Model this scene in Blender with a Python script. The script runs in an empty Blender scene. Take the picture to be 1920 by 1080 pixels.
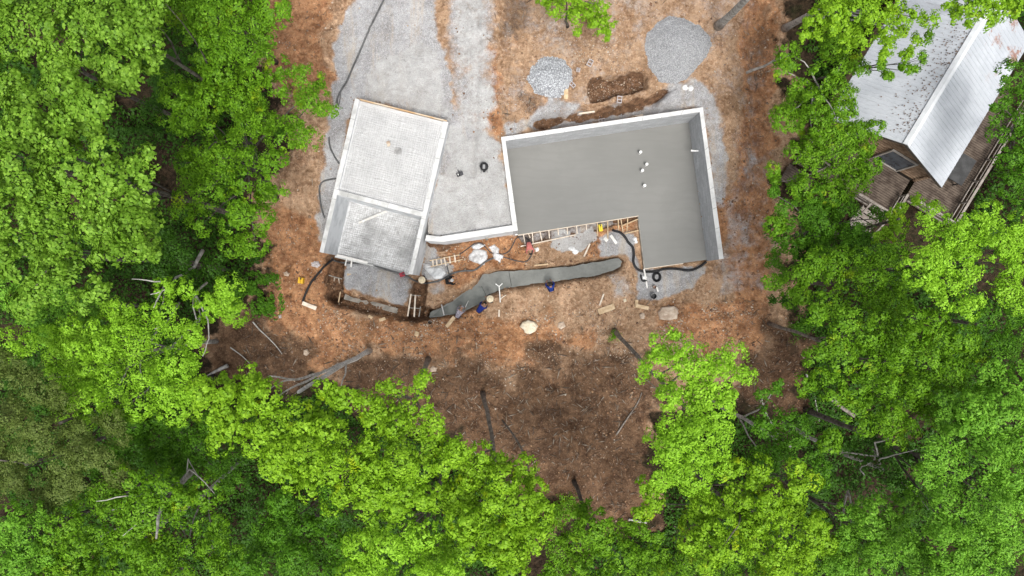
import bpy, bmesh, math, random
import numpy as np
from mathutils import Vector, Matrix
random.seed(7)
scn = bpy.context.scene
col = scn.collection
R = math.radians

# ------------------------------------------------------------------ camera, sky, sun, exposure
CAM_H = 43.0
FOC = 1290.0                      # focal length in pixels of the 1920 wide photograph
cam_d = bpy.data.cameras.new('camera')
cam = bpy.data.objects.new('camera', cam_d)
col.objects.link(cam)
cam.location = (0, 0, CAM_H)
cam.rotation_euler = (0, 0, 0)
cam_d.sensor_width = 36.0
cam_d.lens = FOC / 1920 * 36.0
cam_d.clip_end = 2000
scn.camera = cam

SUN_EL, SUN_AZ = R(68), R(164)     # azimuth clockwise from +Y
world = bpy.data.worlds.new('World')
scn.world = world
world.use_nodes = True
wn, wl = world.node_tree.nodes, world.node_tree.links
bg = wn['Background']
sky = wn.new('ShaderNodeTexSky')
sky.sky_type = 'NISHITA'
sky.sun_disc = False
sky.sun_elevation = SUN_EL
sky.sun_rotation = SUN_AZ
sky.dust_density = 4.0
sky.ozone_density = 1.0
hsv = wn.new('ShaderNodeHueSaturation')
hsv.inputs['Saturation'].default_value = 0.22
wl.new(sky.outputs[0], hsv.inputs['Color'])
wl.new(hsv.outputs[0], bg.inputs['Color'])
bg.inputs['Strength'].default_value = 0.12
sl = bpy.data.lights.new('sun', 'SUN')
sl.energy = 1.5
sl.angle = R(18)
sl.color = (1.0, 0.97, 0.92)
sun = bpy.data.objects.new('sun', sl)
col.objects.link(sun)
sd_ = Vector((math.sin(SUN_AZ) * math.cos(SUN_EL), math.cos(SUN_AZ) * math.cos(SUN_EL), math.sin(SUN_EL)))
sun.rotation_euler = (-sd_).to_track_quat('-Z', 'Y').to_euler()
sun.location = sd_ * 60
scn.view_settings.view_transform = 'Standard'
scn.view_settings.look = 'None'
scn.view_settings.gamma = 1.0
scn.view_settings.exposure = 0.88
scn.cycles.max_bounces = 6
scn.cycles.diffuse_bounces = 3
scn.cycles.transmission_bounces = 3
scn.cycles.glossy_bounces = 2

# ------------------------------------------------------------------ helpers
def P(x, y, z=0.0):
    """photograph pixel -> point at height z"""
    return Vector(((x - 960) / FOC * (CAM_H - z), (540 - y) / FOC * (CAM_H - z), z))
def PX(r, z):
    return r / FOC * (CAM_H - z)

def tag(o, label=None, cat=None, group=None, kind=None):
    if label: o['label'] = label
    if cat: o['category'] = cat
    if group: o['group'] = group
    if kind: o['kind'] = kind
    return o

ORG = {}
def thing(name, loc, label, cat, group=None):
    o = bpy.data.objects.new(name, None)
    o.empty_display_size = 0.3
    col.objects.link(o)
    o.location = loc
    ORG[o.name] = Vector(loc)
    return tag(o, label, cat, group)

def link(name, me, parent=None, origin=None):
    """me is in world coordinates; shifts it to its origin"""
    o = bpy.data.objects.new(name, me)
    col.objects.link(o)
    if parent is not None:
        og = ORG[parent.name]
        o.parent = parent
    else:
        og = Vector(origin) if origin is not None else Vector((0, 0, 0))
        o.location = og
    if og.length > 0:
        me.transform(Matrix.Translation(-og))
    ORG[o.name] = og
    return o

class MB:
    def __init__(s):
        s.v = []; s.f = []; s.uv = []; s.m = []
    def face(s, pts, uv=None, m=0):
        i = len(s.v)
        s.v += [tuple(p) for p in pts]
        s.f.append(list(range(i, i + len(pts))))
        s.uv.append(uv or [(0, 0)] * len(pts)); s.m.append(m)
    def grid(s, verts, faces, m=0):
        i = len(s.v)
        s.v += [tuple(p) for p in verts]
        for f in faces:
            s.f.append([i + k for k in f]); s.uv.append([(0, 0)] * len(f)); s.m.append(m)
    def prism(s, pts, z0, z1, m_side=0, m_top=0, cap_bottom=True):
        """pts: ccw (x, y) outline; z0, z1 floats or per-point lists"""
        n = len(pts)
        if sum(pts[i][0] * pts[(i + 1) % n][1] - pts[(i + 1) % n][0] * pts[i][1] for i in range(n)) < 0:
            pts = pts[::-1]
            if not isinstance(z0, (int, float)): z0 = z0[::-1]
            if not isinstance(z1, (int, float)): z1 = z1[::-1]
        a = [z0] * n if isinstance(z0, (int, float)) else z0
        b = [z1] * n if isinstance(z1, (int, float)) else z1
        u = 0.0
        for i in range(n):
            j = (i + 1) % n
            d = math.hypot(pts[j][0] - pts[i][0], pts[j][1] - pts[i][1])
            s.face([(pts[i][0], pts[i][1], a[i]), (pts[j][0], pts[j][1], a[j]), (pts[j][0], pts[j][1], b[j]), (pts[i][0], pts[i][1], b[i])],
                   [(u, a[i]), (u + d, a[j]), (u + d, b[j]), (u, b[i])], m_side)
            u += d
        s.face([(p[0], p[1], z) for p, z in zip(pts, b)], [(p[0], p[1]) for p in pts], m_top)
        if cap_bottom:
            s.face([(p[0], p[1], z) for p, z in zip(pts, a)][::-1], [(p[0], p[1]) for p in pts][::-1], m_side)
    def bar(s, p0, p1, w, h, up=(0, 0, 1), m=0):
        """box from p0 to p1, w across, h along up"""
        p0, p1 = Vector(p0), Vector(p1)
        d = (p1 - p0); L = d.length; d.normalize()
        upv = Vector(up)
        if abs(d.dot(upv)) > 0.98: upv = Vector((0, 1, 0))
        x = d.cross(upv).normalized() * (w / 2)
        y = x.cross(d).normalized() * (h / 2)
        c = [p0 - x - y, p0 + x - y, p0 + x + y, p0 - x + y, p1 - x - y, p1 + x - y, p1 + x + y, p1 - x + y]
        for q, uu, vv in (((0, 1, 2, 3), w, h), ((5, 4, 7, 6), w, h), ((1, 5, 6, 2), L, h), ((4, 0, 3, 7), L, h), ((3, 2, 6, 7), w, L), ((4, 5, 1, 0), w, L)):
            s.face([c[k] for k in q][::-1], [(0, 0), (uu, 0), (uu, vv), (0, vv)], m)
    def box(s, c, sx, sy, sz, rz=0.0, m=0):
        c = Vector(c); d = Vector((math.cos(rz), math.sin(rz), 0)) * (sx / 2)
        s.bar(c - d, c + d, sy, sz, m=m)
    def tube(s, pts, rad, n=8, m=0, cap=True):
        pts = [Vector(p) for p in pts]
        if isinstance(rad, (int, float)): rad = [rad] * len(pts)
        vs = []; fs = []; ref = Vector((0.31, 0.17, 0.94)).normalized()
        for i, p in enumerate(pts):
            d = (pts[min(i + 1, len(pts) - 1)] - pts[max(i - 1, 0)])
            d = d.normalized() if d.length > 1e-9 else Vector((0, 0, 1))
            x = d.cross(ref)
            if x.length < 1e-3: x = d.cross(Vector((1, 0, 0)))
            x.normalize(); y = d.cross(x)
            for k in range(n):
                t = 2 * math.pi * k / n
                vs.append(p + (x * math.cos(t) + y * math.sin(t)) * rad[i])
        for i in range(len(pts) - 1):
            for k in range(n):
                a, b = i * n + k, i * n + (k + 1) % n
                fs.append((a, a + n, b + n, b))
        if cap:
            fs.append(tuple(range(n))); fs.append(tuple(range((len(pts) - 1) * n, len(pts) * n))[::-1])
        s.grid(vs, fs, m)
    def lathe(s, prof, c, n=24, m=0):
        """prof: (radius, z) from bottom to top round c"""
        vs = []; fs = []; c = Vector(c)
        for r, z in prof:
            for k in range(n):
                t = 2 * math.pi * k / n
                vs.append((c.x + r * math.cos(t), c.y + r * math.sin(t), c.z + z))
        for i in range(len(prof) - 1):
            for k in range(n):
                a, b = i * n + k, i * n + (k + 1) % n
                fs.append((a, b, b + n, a + n))
        s.grid(vs, fs, m)
    def build(s, name, mats, parent=None, origin=None, smooth=False, bevel=0):
        me = bpy.data.meshes.new(name)
        me.from_pydata(s.v, [], s.f)
        if not isinstance(mats, (list, tuple)): mats = [mats]
        for mm in mats: me.materials.append(mm)
        me.polygons.foreach_set('material_index', s.m)
        uvl = me.uv_layers.new(name='UVMap')
        uvl.data.foreach_set('uv', [c for f in s.uv for q in f for c in q])
        if smooth: me.polygons.foreach_set('use_smooth', [True] * len(s.f))
        me.update()
        o = link(name, me, parent, origin)
        if bevel:
            b = o.modifiers.new('bevel', 'BEVEL'); b.width = bevel; b.segments = 2; b.limit_method = 'ANGLE'
        return o

# ---- numpy noise
def _hash(ix, iy, seed):
    h = (ix.astype(np.int64) * 374761393 + iy.astype(np.int64) * 668265263 + seed * 974634541) & 0xFFFFFFFF
    h = ((h ^ (h >> 13)) * 1274126177) & 0xFFFFFFFF
    h = h ^ (h >> 16)
    return (h & 0xFFFFFF).astype(np.float64) / 0xFFFFFF
def vnoise(x, y, seed=0):
    ix, iy = np.floor(x), np.floor(y)
    fx, fy = x - ix, y - iy
    fx = fx * fx * (3 - 2 * fx); fy = fy * fy * (3 - 2 * fy)
    ix = ix.astype(np.int64); iy = iy.astype(np.int64)
    a = _hash(ix, iy, seed); b = _hash(ix + 1, iy, seed); c = _hash(ix, iy + 1, seed); d = _hash(ix + 1, iy + 1, seed)
    return (a * (1 - fx) + b * fx) * (1 - fy) + (c * (1 - fx) + d * fx) * fy
def fbm(x, y, scale, octv=4, seed=0):
    r = 0; a = 0.5; t = 0
    for o in range(octv):
        r = r + a * vnoise(x * scale + 17.3 * o, y * scale - 9.1 * o, seed + o); t += a
        a *= 0.55; scale *= 2.1
    return r / t * 2 - 1
def sstep(a, b, x):
    t = np.clip((x - a) / (b - a), 0, 1)
    return t * t * (3 - 2 * t)
def sdf(X, Y, pts):
    """signed distance to polygon, negative inside"""
    d = np.full(X.shape, 1e9); inside = np.zeros(X.shape, bool)
    n = len(pts)
    for i in range(n):
        ax, ay = pts[i][0], pts[i][1]; bx, by = pts[(i + 1) % n][0], pts[(i + 1) % n][1]
        ex, ey = bx - ax, by - ay
        t = np.clip(((X - ax) * ex + (Y - ay) * ey) / (ex * ex + ey * ey + 1e-12), 0, 1)
        d = np.minimum(d, np.hypot(X - ax - t * ex, Y - ay - t * ey))
        cond = (ay > Y) != (by > Y)
        with np.errstate(divide='ignore', invalid='ignore'):
            xi = ax + (Y - ay) * ex / (ey if abs(ey) > 1e-12 else 1e-12)
        inside ^= cond & (X < xi)
    return np.where(inside, -d, d)
def sdl(X, Y, pts):
    """distance to a polyline"""
    d = np.full(X.shape, 1e9)
    for a, b in zip(pts[:-1], pts[1:]):
        ex, ey = b[0] - a[0], b[1] - a[1]
        t = np.clip(((X - a[0]) * ex + (Y - a[1]) * ey) / (ex * ex + ey * ey + 1e-12), 0, 1)
        d = np.minimum(d, np.hypot(X - a[0] - t * ex, Y - a[1] - t * ey))
    return d
def W(pts, z=0.0):
    return [tuple(P(x, y, z)[:2]) for x, y in pts]

# ------------------------------------------------------------------ materials
class NT:
    def __init__(s, name):
        s.mat = bpy.data.materials.new(name); s.mat.use_nodes = True
        s.n = s.mat.node_tree.nodes; s.l = s.mat.node_tree.links
        s.b = s.n['Principled BSDF']; s.out = s.n['Material Output']
        s.tc = s.n.new('ShaderNodeTexCoord')
    def new(s, t, **kw):
        nd = s.n.new(t)
        for k, v in kw.items(): setattr(nd, k, v)
        return nd
    def put(s, sock, v):
        if hasattr(v, 'is_output') or isinstance(v, bpy.types.NodeSocket): s.l.new(v, sock)
        elif isinstance(v, (tuple, list)) and len(v) == 3 and sock.type == 'RGBA': sock.default_value = (*v, 1)
        else: sock.default_value = v
    def noise(s, scale, detail=4, rough=0.55, vec=None, out=0, dist=0.0):
        nd = s.new('ShaderNodeTexNoise')
        nd.inputs['Scale'].default_value = scale; nd.inputs['Detail'].default_value = detail; nd.inputs['Roughness'].default_value = rough
        nd.inputs['Distortion'].default_value = dist
        s.l.new(vec or s.tc.outputs['Object'], nd.inputs['Vector'])
        return nd.outputs[out]
    def voro(s, scale, vec=None, out='Distance', feature='F1', rnd=1.0):
        nd = s.new('ShaderNodeTexVoronoi', feature=feature)
        nd.inputs['Scale'].default_value = scale; nd.inputs['Randomness'].default_value = rnd
        s.l.new(vec or s.tc.outputs['Object'], nd.inputs['Vector'])
        return nd.outputs[out]
    def rng(s, v, a, b, c=0.0, d=1.0):
        nd = s.new('ShaderNodeMapRange'); nd.interpolation_type = 'SMOOTHSTEP'
        s.put(nd.inputs['Value'], v)
        for k, q in (('From Min', a), ('From Max', b), ('To Min', c), ('To Max', d)): nd.inputs[k].default_value = q
        return nd.outputs[0]
    def math(s, op, a, b=0.0):
        nd = s.new('ShaderNodeMath', operation=op); s.put(nd.inputs[0], a); s.put(nd.inputs[1], b)
        return nd.outputs[0]
    def mix(s, f, a, b, mode='MIX'):
        nd = s.new('ShaderNodeMix', data_type='RGBA', blend_type=mode)
        s.put(nd.inputs[0], f); s.put(nd.inputs[6], a); s.put(nd.inputs[7], b)
        return nd.outputs[2]
    def attr(s, name):
        nd = s.new('ShaderNodeAttribute', attribute_name=name)
        return nd
    def sep(s, v):
        nd = s.new('ShaderNodeSeparateColor'); s.l.new(v, nd.inputs[0]); return nd.outputs
    def bump(s, h, strength=0.5, dist=0.05):
        nd = s.new('ShaderNodeBump'); nd.inputs['Strength'].default_value = strength; nd.inputs['Distance'].default_value = dist
        s.put(nd.inputs['Height'], h); s.l.new(nd.outputs[0], s.b.inputs['Normal'])
    def fin(s, colr, rough=0.8, spec=0.3, metal=0.0):
        s.put(s.b.inputs['Base Color'], colr); s.put(s.b.inputs['Roughness'], rough)
        s.b.inputs['Specular IOR Level'].default_value = spec; s.b.inputs['Metallic'].default_value = metal
        return s.mat

def noisy(name, c1, c2, scale=3.0, rough=0.8, bump=0.3, bscale=None, spec=0.3, metal=0.0, detail=5, lo=0.35, hi=0.65):
    t = NT(name)
    f = t.rng(t.noise(scale, detail), lo, hi)
    c = t.mix(f, c1, c2)
    if bump: t.bump(t.noise(bscale or scale * 6, 4), bump, 0.03)
    return t.fin(c, rough, spec, metal)

def block_mat(name, base, mortar, w=0.405, h=0.203, strength=0.6):
    t = NT(name)
    br = t.new('ShaderNodeTexBrick')
    t.l.new(t.tc.outputs['UV'], br.inputs['Vector'])
    br.inputs['Scale'].default_value = 1.0
    br.inputs['Brick Width'].default_value = w; br.inputs['Row Height'].default_value = h
    br.inputs['Mortar Size'].default_value = 0.010; br.inputs['Mortar Smooth'].default_value = 0.4; br.inputs['Bias'].default_value = 0.0
    br.inputs['Color1'].default_value = (*[c * 0.82 for c in base], 1); br.inputs['Color2'].default_value = (*[min(1, c * 1.1) for c in base], 1)
    br.inputs['Mortar'].default_value = (*mortar, 1)
    n1 = t.rng(t.noise(0.9, 5, 0.65), 0.35, 0.7)
    c = t.mix(t.math('MULTIPLY', n1, 0.55), br.outputs['Color'], tuple(x * 0.72 for x in base))
    n2 = t.rng(t.noise(2.3, 6, 0.7), 0.55, 0.72)
    c = t.mix(t.math('MULTIPLY', n2, 0.6), c, tuple(min(1, x * 1.25) for x in base))
    t.bump(t.noise(40, 3), 0.25, 0.01)
    return t.fin(c, 0.9, 0.2)

M = {}
M['block_face'] = block_mat('block_face', (0.479, 0.487, 0.500), (0.336, 0.340, 0.344))
M['block_top'] = noisy('block_top', (0.454, 0.454, 0.445), (0.622, 0.622, 0.613), 1.3, 0.9, 0.3, 30, detail=10, lo=0.25, hi=0.6)
M['garage_face'] = noisy('garage_face', (0.46, 0.475, 0.49), (0.66, 0.675, 0.69), 1.1, 0.9, 0.25, 18, detail=8, lo=0.3, hi=0.6)
M['garage_top'] = noisy('garage_top', (0.395, 0.395, 0.382), (0.588, 0.588, 0.580), 1.5, 0.9, 0.3, 26, detail=10, lo=0.3, hi=0.62)
def wet_slab():
    t = NT('wet_slab')
    a = t.rng(t.noise(0.22, 4, 0.5), 0.3, 0.7)
    c = t.mix(a, (0.172, 0.171, 0.160), (0.206, 0.204, 0.192))
    v = t.new('ShaderNodeMapping'); v.inputs['Scale'].default_value = (0.25, 2.2, 1); v.inputs['Rotation'].default_value = (0, 0, 0.9)
    t.l.new(t.tc.outputs['Object'], v.inputs['Vector'])
    b = t.rng(t.noise(1.2, 5, 0.6, v.outputs[0], dist=1.5), 0.45, 0.75)
    c = t.mix(t.math('MULTIPLY', b, 0.25), c, (0.227, 0.225, 0.214))
    wv = t.new('ShaderNodeTexWave', wave_type='RINGS'); wv.inputs['Scale'].default_value = 0.55; wv.inputs['Distortion'].default_value = 9; wv.inputs['Detail'].default_value = 3; wv.inputs['Detail Scale'].default_value = 0.5
    t.l.new(t.tc.outputs['Object'], wv.inputs['Vector'])
    c = t.mix(t.math('MULTIPLY', t.rng(wv.outputs['Fac'], 0.55, 1.0), 0.22), c, (0.172, 0.170, 0.158))
    c = t.mix(t.math('MULTIPLY', t.rng(t.noise(0.35, 4, 0.6), 0.56, 0.62), 0.28), c, (0.175, 0.174, 0.163))
    e = t.rng(t.noise(7, 5, 0.7), 0.55, 0.8)
    c = t.mix(t.math('MULTIPLY', e, 0.18), c, (0.143, 0.141, 0.130))
    t.bump(t.noise(9, 5), 0.08, 0.02)
    return t.fin(c, 0.55, 0.35)
M['wet_slab'] = wet_slab()
def wet_foot():
    t = NT('wet_footing')
    a = t.rng(t.noise(0.9, 5, 0.6), 0.3, 0.7)
    c = t.mix(a, (0.118, 0.123, 0.112), (0.179, 0.184, 0.170))
    c = t.mix(t.math('MULTIPLY', t.rng(t.noise(6, 5, 0.7), 0.5, 0.75), 0.5), c, (0.087, 0.090, 0.082))
    t.bump(t.noise(6, 6), 0.3, 0.05)
    return t.fin(c, 0.5, 0.4)
M['wet_footing_dark'] = noisy('wet_footing_dark', (0.075, 0.082, 0.074), (0.135, 0.145, 0.132), 1.3, 0.45, 0.4, 6, spec=0.45, detail=8)
M['wet_footing'] = wet_foot()
M['lumber'] = noisy('lumber', (0.45, 0.32, 0.19), (0.60, 0.46, 0.30), 3.5, 0.8, 0.2)
M['pale_lumber'] = noisy('pale_lumber', (0.58, 0.48, 0.38), (0.70, 0.62, 0.52), 3.5, 0.8, 0.2)
M['white_lumber'] = noisy('white_lumber', (0.62, 0.60, 0.56), (0.75, 0.73, 0.70), 3.5, 0.8, 0.2)
M['orange_lumber'] = noisy('orange_lumber', (0.50, 0.30, 0.14), (0.60, 0.50, 0.38), 1.2, 0.8, 0.2)
M['grey_board'] = noisy('grey_board', (0.20, 0.19, 0.17), (0.34, 0.31, 0.27), 2.0, 0.9, 0.3)
M['steel'] = noisy('steel', (0.32, 0.31, 0.30), (0.46, 0.45, 0.44), 8, 0.55, 0.1, metal=0.3)
M['rust_steel'] = noisy('rust_steel', (0.22, 0.13, 0.09), (0.35, 0.25, 0.2), 8, 0.8, 0.2)
M['pvc'] = noisy('pvc', (0.72, 0.72, 0.70), (0.80, 0.80, 0.78), 5, 0.4, 0.0)
M['black_plastic'] = noisy('black_plastic', (0.010, 0.010, 0.011), (0.022, 0.022, 0.024), 5, 0.5, 0.1)
M['dark_grey_plastic'] = noisy('dark_grey_plastic', (0.035, 0.035, 0.04), (0.06, 0.06, 0.065), 5, 0.5, 0.1)
M['grey_cable'] = noisy('grey_cable', (0.07, 0.07, 0.07), (0.12, 0.12, 0.12), 4, 0.6, 0.1)
M['grey_panel'] = noisy('grey_panel', (0.20, 0.20, 0.20), (0.28, 0.28, 0.28), 6, 0.5, 0.1)
M['yellow_plastic'] = noisy('yellow_plastic', (0.70, 0.55, 0.02), (0.78, 0.64, 0.05), 5, 0.45, 0.05)
M['amber_plastic'] = noisy('amber_plastic', (0.65, 0.38, 0.02), (0.75, 0.46, 0.03), 5, 0.45, 0.05)
M['red_plastic'] = noisy('red_plastic', (0.28, 0.02, 0.04), (0.36, 0.03, 0.05), 5, 0.45, 0.05)
M['white_bag'] = noisy('white_bag', (0.78, 0.78, 0.77), (0.86, 0.86, 0.85), 6, 0.6, 0.6, 9)
M['film'] = noisy('film', (0.36, 0.35, 0.35), (0.60, 0.60, 0.60), 2.5, 0.35, 0.9, 6, spec=0.6)
M['pale_film'] = noisy('pale_film', (0.48, 0.49, 0.50), (0.66, 0.67, 0.68), 2.0, 0.4, 0.9, 6, spec=0.6)
M['boulder'] = noisy('boulder', (0.62, 0.54, 0.40), (0.70, 0.63, 0.50), 3, 0.9, 0.5, 9)
M['slabstone'] = noisy('slabstone', (0.36, 0.27, 0.20), (0.60, 0.50, 0.40), 2, 0.9, 0.5, 9)
M['bark'] = noisy('bark', (0.055, 0.047, 0.039), (0.145, 0.128, 0.11), 4, 0.95, 0.6, 14)
M['pale_bark'] = noisy('pale_bark', (0.24, 0.225, 0.205), (0.46, 0.44, 0.41), 4, 0.95, 0.5, 14)
M['mid_bark'] = noisy('mid_bark', (0.11, 0.092, 0.076), (0.25, 0.22, 0.19), 4, 0.95, 0.5, 14)
M['joint_line'] = noisy('joint_line', (0.22, 0.22, 0.215), (0.34, 0.34, 0.33), 4, 0.9, 0.1)
M['white_bark'] = noisy('white_bark', (0.36, 0.34, 0.315), (0.62, 0.60, 0.57), 4, 0.95, 0.5, 14)
M['cmu'] = noisy('cmu', (0.42, 0.38, 0.38), (0.52, 0.47, 0.46), 8, 0.95, 0.3)

# ------------------------------------------------------------------ the ground
gx = np.concatenate([[-400, -200, -110, -75, -55, -46, -41, -38], np.arange(-36, 36.01, 0.1), [38, 41, 46, 55, 75, 110, 200, 400]])
gy = np.concatenate([[-400, -200, -110, -70, -48, -36, -30, -26], np.arange(-24, 24.01, 0.1), [26, 30, 36, 48, 70, 110, 200, 400]])
GX, GY = np.meshgrid(gx, gy)
ZT_H, ZT_G, ZT_R = 2.5, 3.0, 2.42          # wall tops: house, garage, retaining wall
PATIO_Z = 2.12
# outlines (world)
house_in = W([(944, 262), (1315, 205)], ZT_H) + W([(1350, 487)], ZT_H) + W([(1325, 487), (1209, 503), (1197, 404), (971, 440)]) + W([(965, 428)], ZT_H)
garage_up = W([(670, 187), (836, 230), (796, 402), (629, 360)], ZT_G)
garage_low = W([(629, 360), (796, 402)], ZT_G) + W([(770, 514)], ZT_G) + W([(766, 514), (629, 481)]) + W([(603, 472)], ZT_G)
patio = W([(836, 226), (900, 215), (944, 262)], 2.3) + W([(966, 427), (826, 448), (799, 445)], ZT_R) + W([(796, 410)], ZT_G)
yard = W([(603, 478)], ZT_G) + W([(630, 479), (766, 512)]) + W([(770, 510), (796, 436)], ZT_G) + W([(812, 446), (829, 447), (966, 427)], ZT_R) + \
       W([(980, 436), (1197, 402), (1330, 486), (1375, 489), (1375, 520), (590, 520)])

def height(X, Y):
    n0 = fbm(X, Y, 0.16, 3, 3); n1 = fbm(X, Y, 0.9, 4, 11); n2 = fbm(X, Y, 4.0, 3, 23)
    h = 1.95 * sstep(0.9, 7.5, Y + 0.5 * n0)
    h = h - 2.2 * sstep(-1.0, -19, Y) * 1.0
    h = h - 0.9 * sstep(20, 34, X) * sstep(6, -6, Y)
    h = h + 0.16 * n0 + 0.10 * n1 + 0.055 * n2 + 0.05 * np.abs(fbm(X, Y, 2.0, 3, 37))
    far = sstep(30, 60, np.maximum(np.abs(X), np.abs(Y) * 1.6))
    h = h * (1 - far) + far * (-0.3)
    w = (sdf(X, Y, patio) < 0)
    h = np.where(w, PATIO_Z + 0.02 * n1 + 0.01 * n2, h)
    # trodden gravel between the patio and the drive, level with it
    w = sstep(1.5, 0.0, sdf(X, Y, W([(845, 130), (930, 140), (935, 250), (845, 235)], 2.0)))
    h = h * (1 - w) + (2.05 + 0.03 * n1) * w
    w = sdf(X, Y, yard) < 0
    t = sstep(0.5, 1.7, Y)
    h = np.where(w, (-0.22 + 0.06 * n0 + 0.07 * n1 + 0.04 * n2) * t + h * (1 - t), h)
    h = np.where(sdf(X, Y, garage_up) < 0, 2.5, h)
    h = np.where(sdf(X, Y, garage_low) < 0, -0.25, h)
    h = np.where(sdf(X, Y, house_in) < 0, -0.35, h)
    # backfilled slot along the north wall with its dug bank
    w = sstep(0.15, -0.5, sdf(X, Y, W([(985, 237), (1010, 222), (1100, 208), (1180, 196), (1245, 168), (1262, 172), (1235, 200), (1300, 205)], 1.2) + W([(1290, 210), (1000, 250)], 2.0)) + 0.25 * n1)
    keep = sdf(X, Y, house_in) < 0.0
    h = np.where(keep, h, h - 1.0 * w)
    # dug pit
    w = sstep(0.10, -0.14, sdf(X, Y, W(PIT, 1.5)) + 0.12 * n1 + 0.05 * n2)
    h = h - (1.0 + 0.15 * n2 + .2 * n1) * w
    # footing trenches: round the gravel pad by the garage, and the curved one
    for pts, half, dep in TRENCH:
        w = sstep(half + 0.16, half - 0.16, sdl(X, Y, W(pts)) + 0.10 * n1 + 0.05 * n2)
        h = h - dep * w * (sdf(X, Y, garage_low) > 0.1)
    w = sstep(0.22, -0.06, sdf(X, Y, W(FOOT)) + 0.10 * n1 + 0.04 * n2)
    h = h - 0.58 * w
    # gravel pad
    w = sstep(0.1, -0.3, sdf(X, Y, W(PAD)) + 0.08 * n1)
    h = h + 0.22 * w * (sdf(X, Y, garage_low) > 0.0)
    # level ground cut for the cabin
    w = sstep(3.0, 0.0, np.hypot(np.maximum(np.abs(X - 21.5) - 6.0, 0), np.maximum(np.abs(Y - 9.0) - 6.0, 0)))
    h = h * (1 - w) + (1.0 + 0.1 * n1) * w
    # wheel ruts and machine tracks
    for pts, half, dep in (([(890, -60), (894, 100), (892, 200), (884, 330)], 0.35, 0.09), ([(1398, -60), (1412, 200), (1396, 420), (1402, 560)], 0.3, 0.08), ([(1432, -60), (1442, 250), (1426, 560)], 0.3, 0.08),
                           ([(1075, 700), (1095, 840), (1125, 960)], 0.3, 0.12), ([(1125, 720), (1150, 860), (1178, 960)], 0.3, 0.12), ([(560, -60), (575, 100), (545, 330), (530, 560)], 0.3, 0.08), ([(590, -60), (605, 100), (575, 330), (560, 600)], 0.3, 0.07),
                           ([(960, -60), (950, 120), (925, 230)], 0.3, 0.08), ([(700, 640), (900, 625), (1200, 620), (1420, 580)], 0.3, 0.07)):
        d_ = sdl(X, Y, W(pts, 1.0)) + 0.12 * n1
        h = h - dep * sstep(half, half * .3, d_) + dep * .6 * sstep(half * .6, 0, np.abs(d_ - half * 1.3)) * (1 + n2)
    # slumped spoil heaps and humps south of the works
    for px, py, r, a in ((665, 610, 45, .35), (1215, 590, 45, .3), (560, 500, 50, .25), (1040, 575, 60, .2), (905, 485, 30, .2), (700, 600, 40, .2), (870, 545, 25, .15), (1290, 580, 60, .3)):
        c = P(px, py, 0.0); q = np.hypot(X - c.x, Y - c.y) / (r / 30)
        h = h + a * np.exp(-q * q * 1.5) * (1 + 0.5 * n1)
    return h

PIT = [(1101, 163), (1108, 152), (1140, 147), (1160, 145), (1180, 138), (1205, 139), (1212, 147), (1211, 170), (1180, 178), (1148, 183), (1130, 193), (1108, 195), (1101, 180)]
PAD = [(646, 486), (700, 492), (762, 512), (772, 535), (766, 558), (752, 570), (720, 560), (680, 553), (648, 544), (640, 530)]
TRENCH = [([(628, 492), (625, 552)], 0.50, 0.70), ([(628, 560), (700, 577), (760, 588), (800, 588)], 0.42, 0.65), ([(777, 592), (783, 560), (786, 534)], 0.45, 0.75)]
FOOT = [(1168, 489), (1166, 498), (1150, 508), (1120, 517), (1085, 522), (1050, 527), (1010, 531), (975, 537), (945, 540), (922, 552), (905, 566), (880, 580), (855, 589), (825, 594), (803, 596),
        (806, 585), (825, 576), (845, 566), (868, 548), (893, 532), (905, 514), (940, 508), (985, 506), (1030, 503), (1080, 497), (1120, 490), (1150, 484), (1162, 483)]

HZ = height(GX, GY)

# zones: which stuff lies on the ground where (each a soft, ragged patch)
def zone(polys, z, feather, amp, seed=0, scale=0.8):
    nz = fbm(GX, GY, scale, 5, seed)
    w = np.zeros(GX.shape)
    for p in polys:
        w = np.maximum(w, sstep(feather, -feather, sdf(GX, GY, W(p, z)) + amp * nz))
    return w
clearing = [(480, -60), (490, 60), (500, 130), (540, 200), (520, 330), (485, 400), (492, 520), (505, 575), (400, 585), (375, 640), (385, 700), (470, 720), (580, 720), (700, 760), (860, 850), (1010, 960), (1060, 1010),
            (1230, 1010), (1240, 800), (1330, 740), (1400, 770), (1500, 780), (1520, 660), (1500, 560), (1490, 480), (1478, 300), (1482, 100), (1470, -60)]
z_gravel = zone([[(622, 220), (628, 120), (640, 40), (690, -60), (800, -60), (812, 30), (840, 120), (852, 215), (936, 258), (966, 428), (826, 448), (796, 440), (835, 232), (670, 186), (600, 470), (582, 420), (600, 330)]], 1.9, 0.35, 0.7, 5)
z_gravel = np.maximum(z_gravel, 0.8 * zone([[(1246, 150), (1300, 150), (1345, 200), (1358, 300), (1352, 380), (1335, 380), (1310, 210), (1180, 222), (1010, 246), (948, 258), (945, 238), (985, 225), (1030, 190), (1090, 195), (1080, 210), (1180, 200), (1230, 190)]], 1.6, 0.35, 0.6, 9))
z_gravel = np.maximum(z_gravel, zone([PAD, [(1128, 445), (1155, 436), (1190, 440), (1206, 503), (1240, 508), (1330, 500), (1300, 530), (1230, 560), (1195, 560), (1190, 510), (1172, 480), (1130, 478)],
                                      [(796, 470), (812, 455), (815, 480), (845, 500), (840, 520), (795, 520)]], 0.0, 0.25, 0.45, 13))
z_gravel = np.maximum(z_gravel, 0.5 * zone([[(1360, 380), (1410, 420), (1400, 550), (1350, 560), (1350, 500)], [(1390, 150), (1420, 150), (1410, 330), (1385, 330)]], 0.5, 0.6, 1.2, 15))
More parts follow.
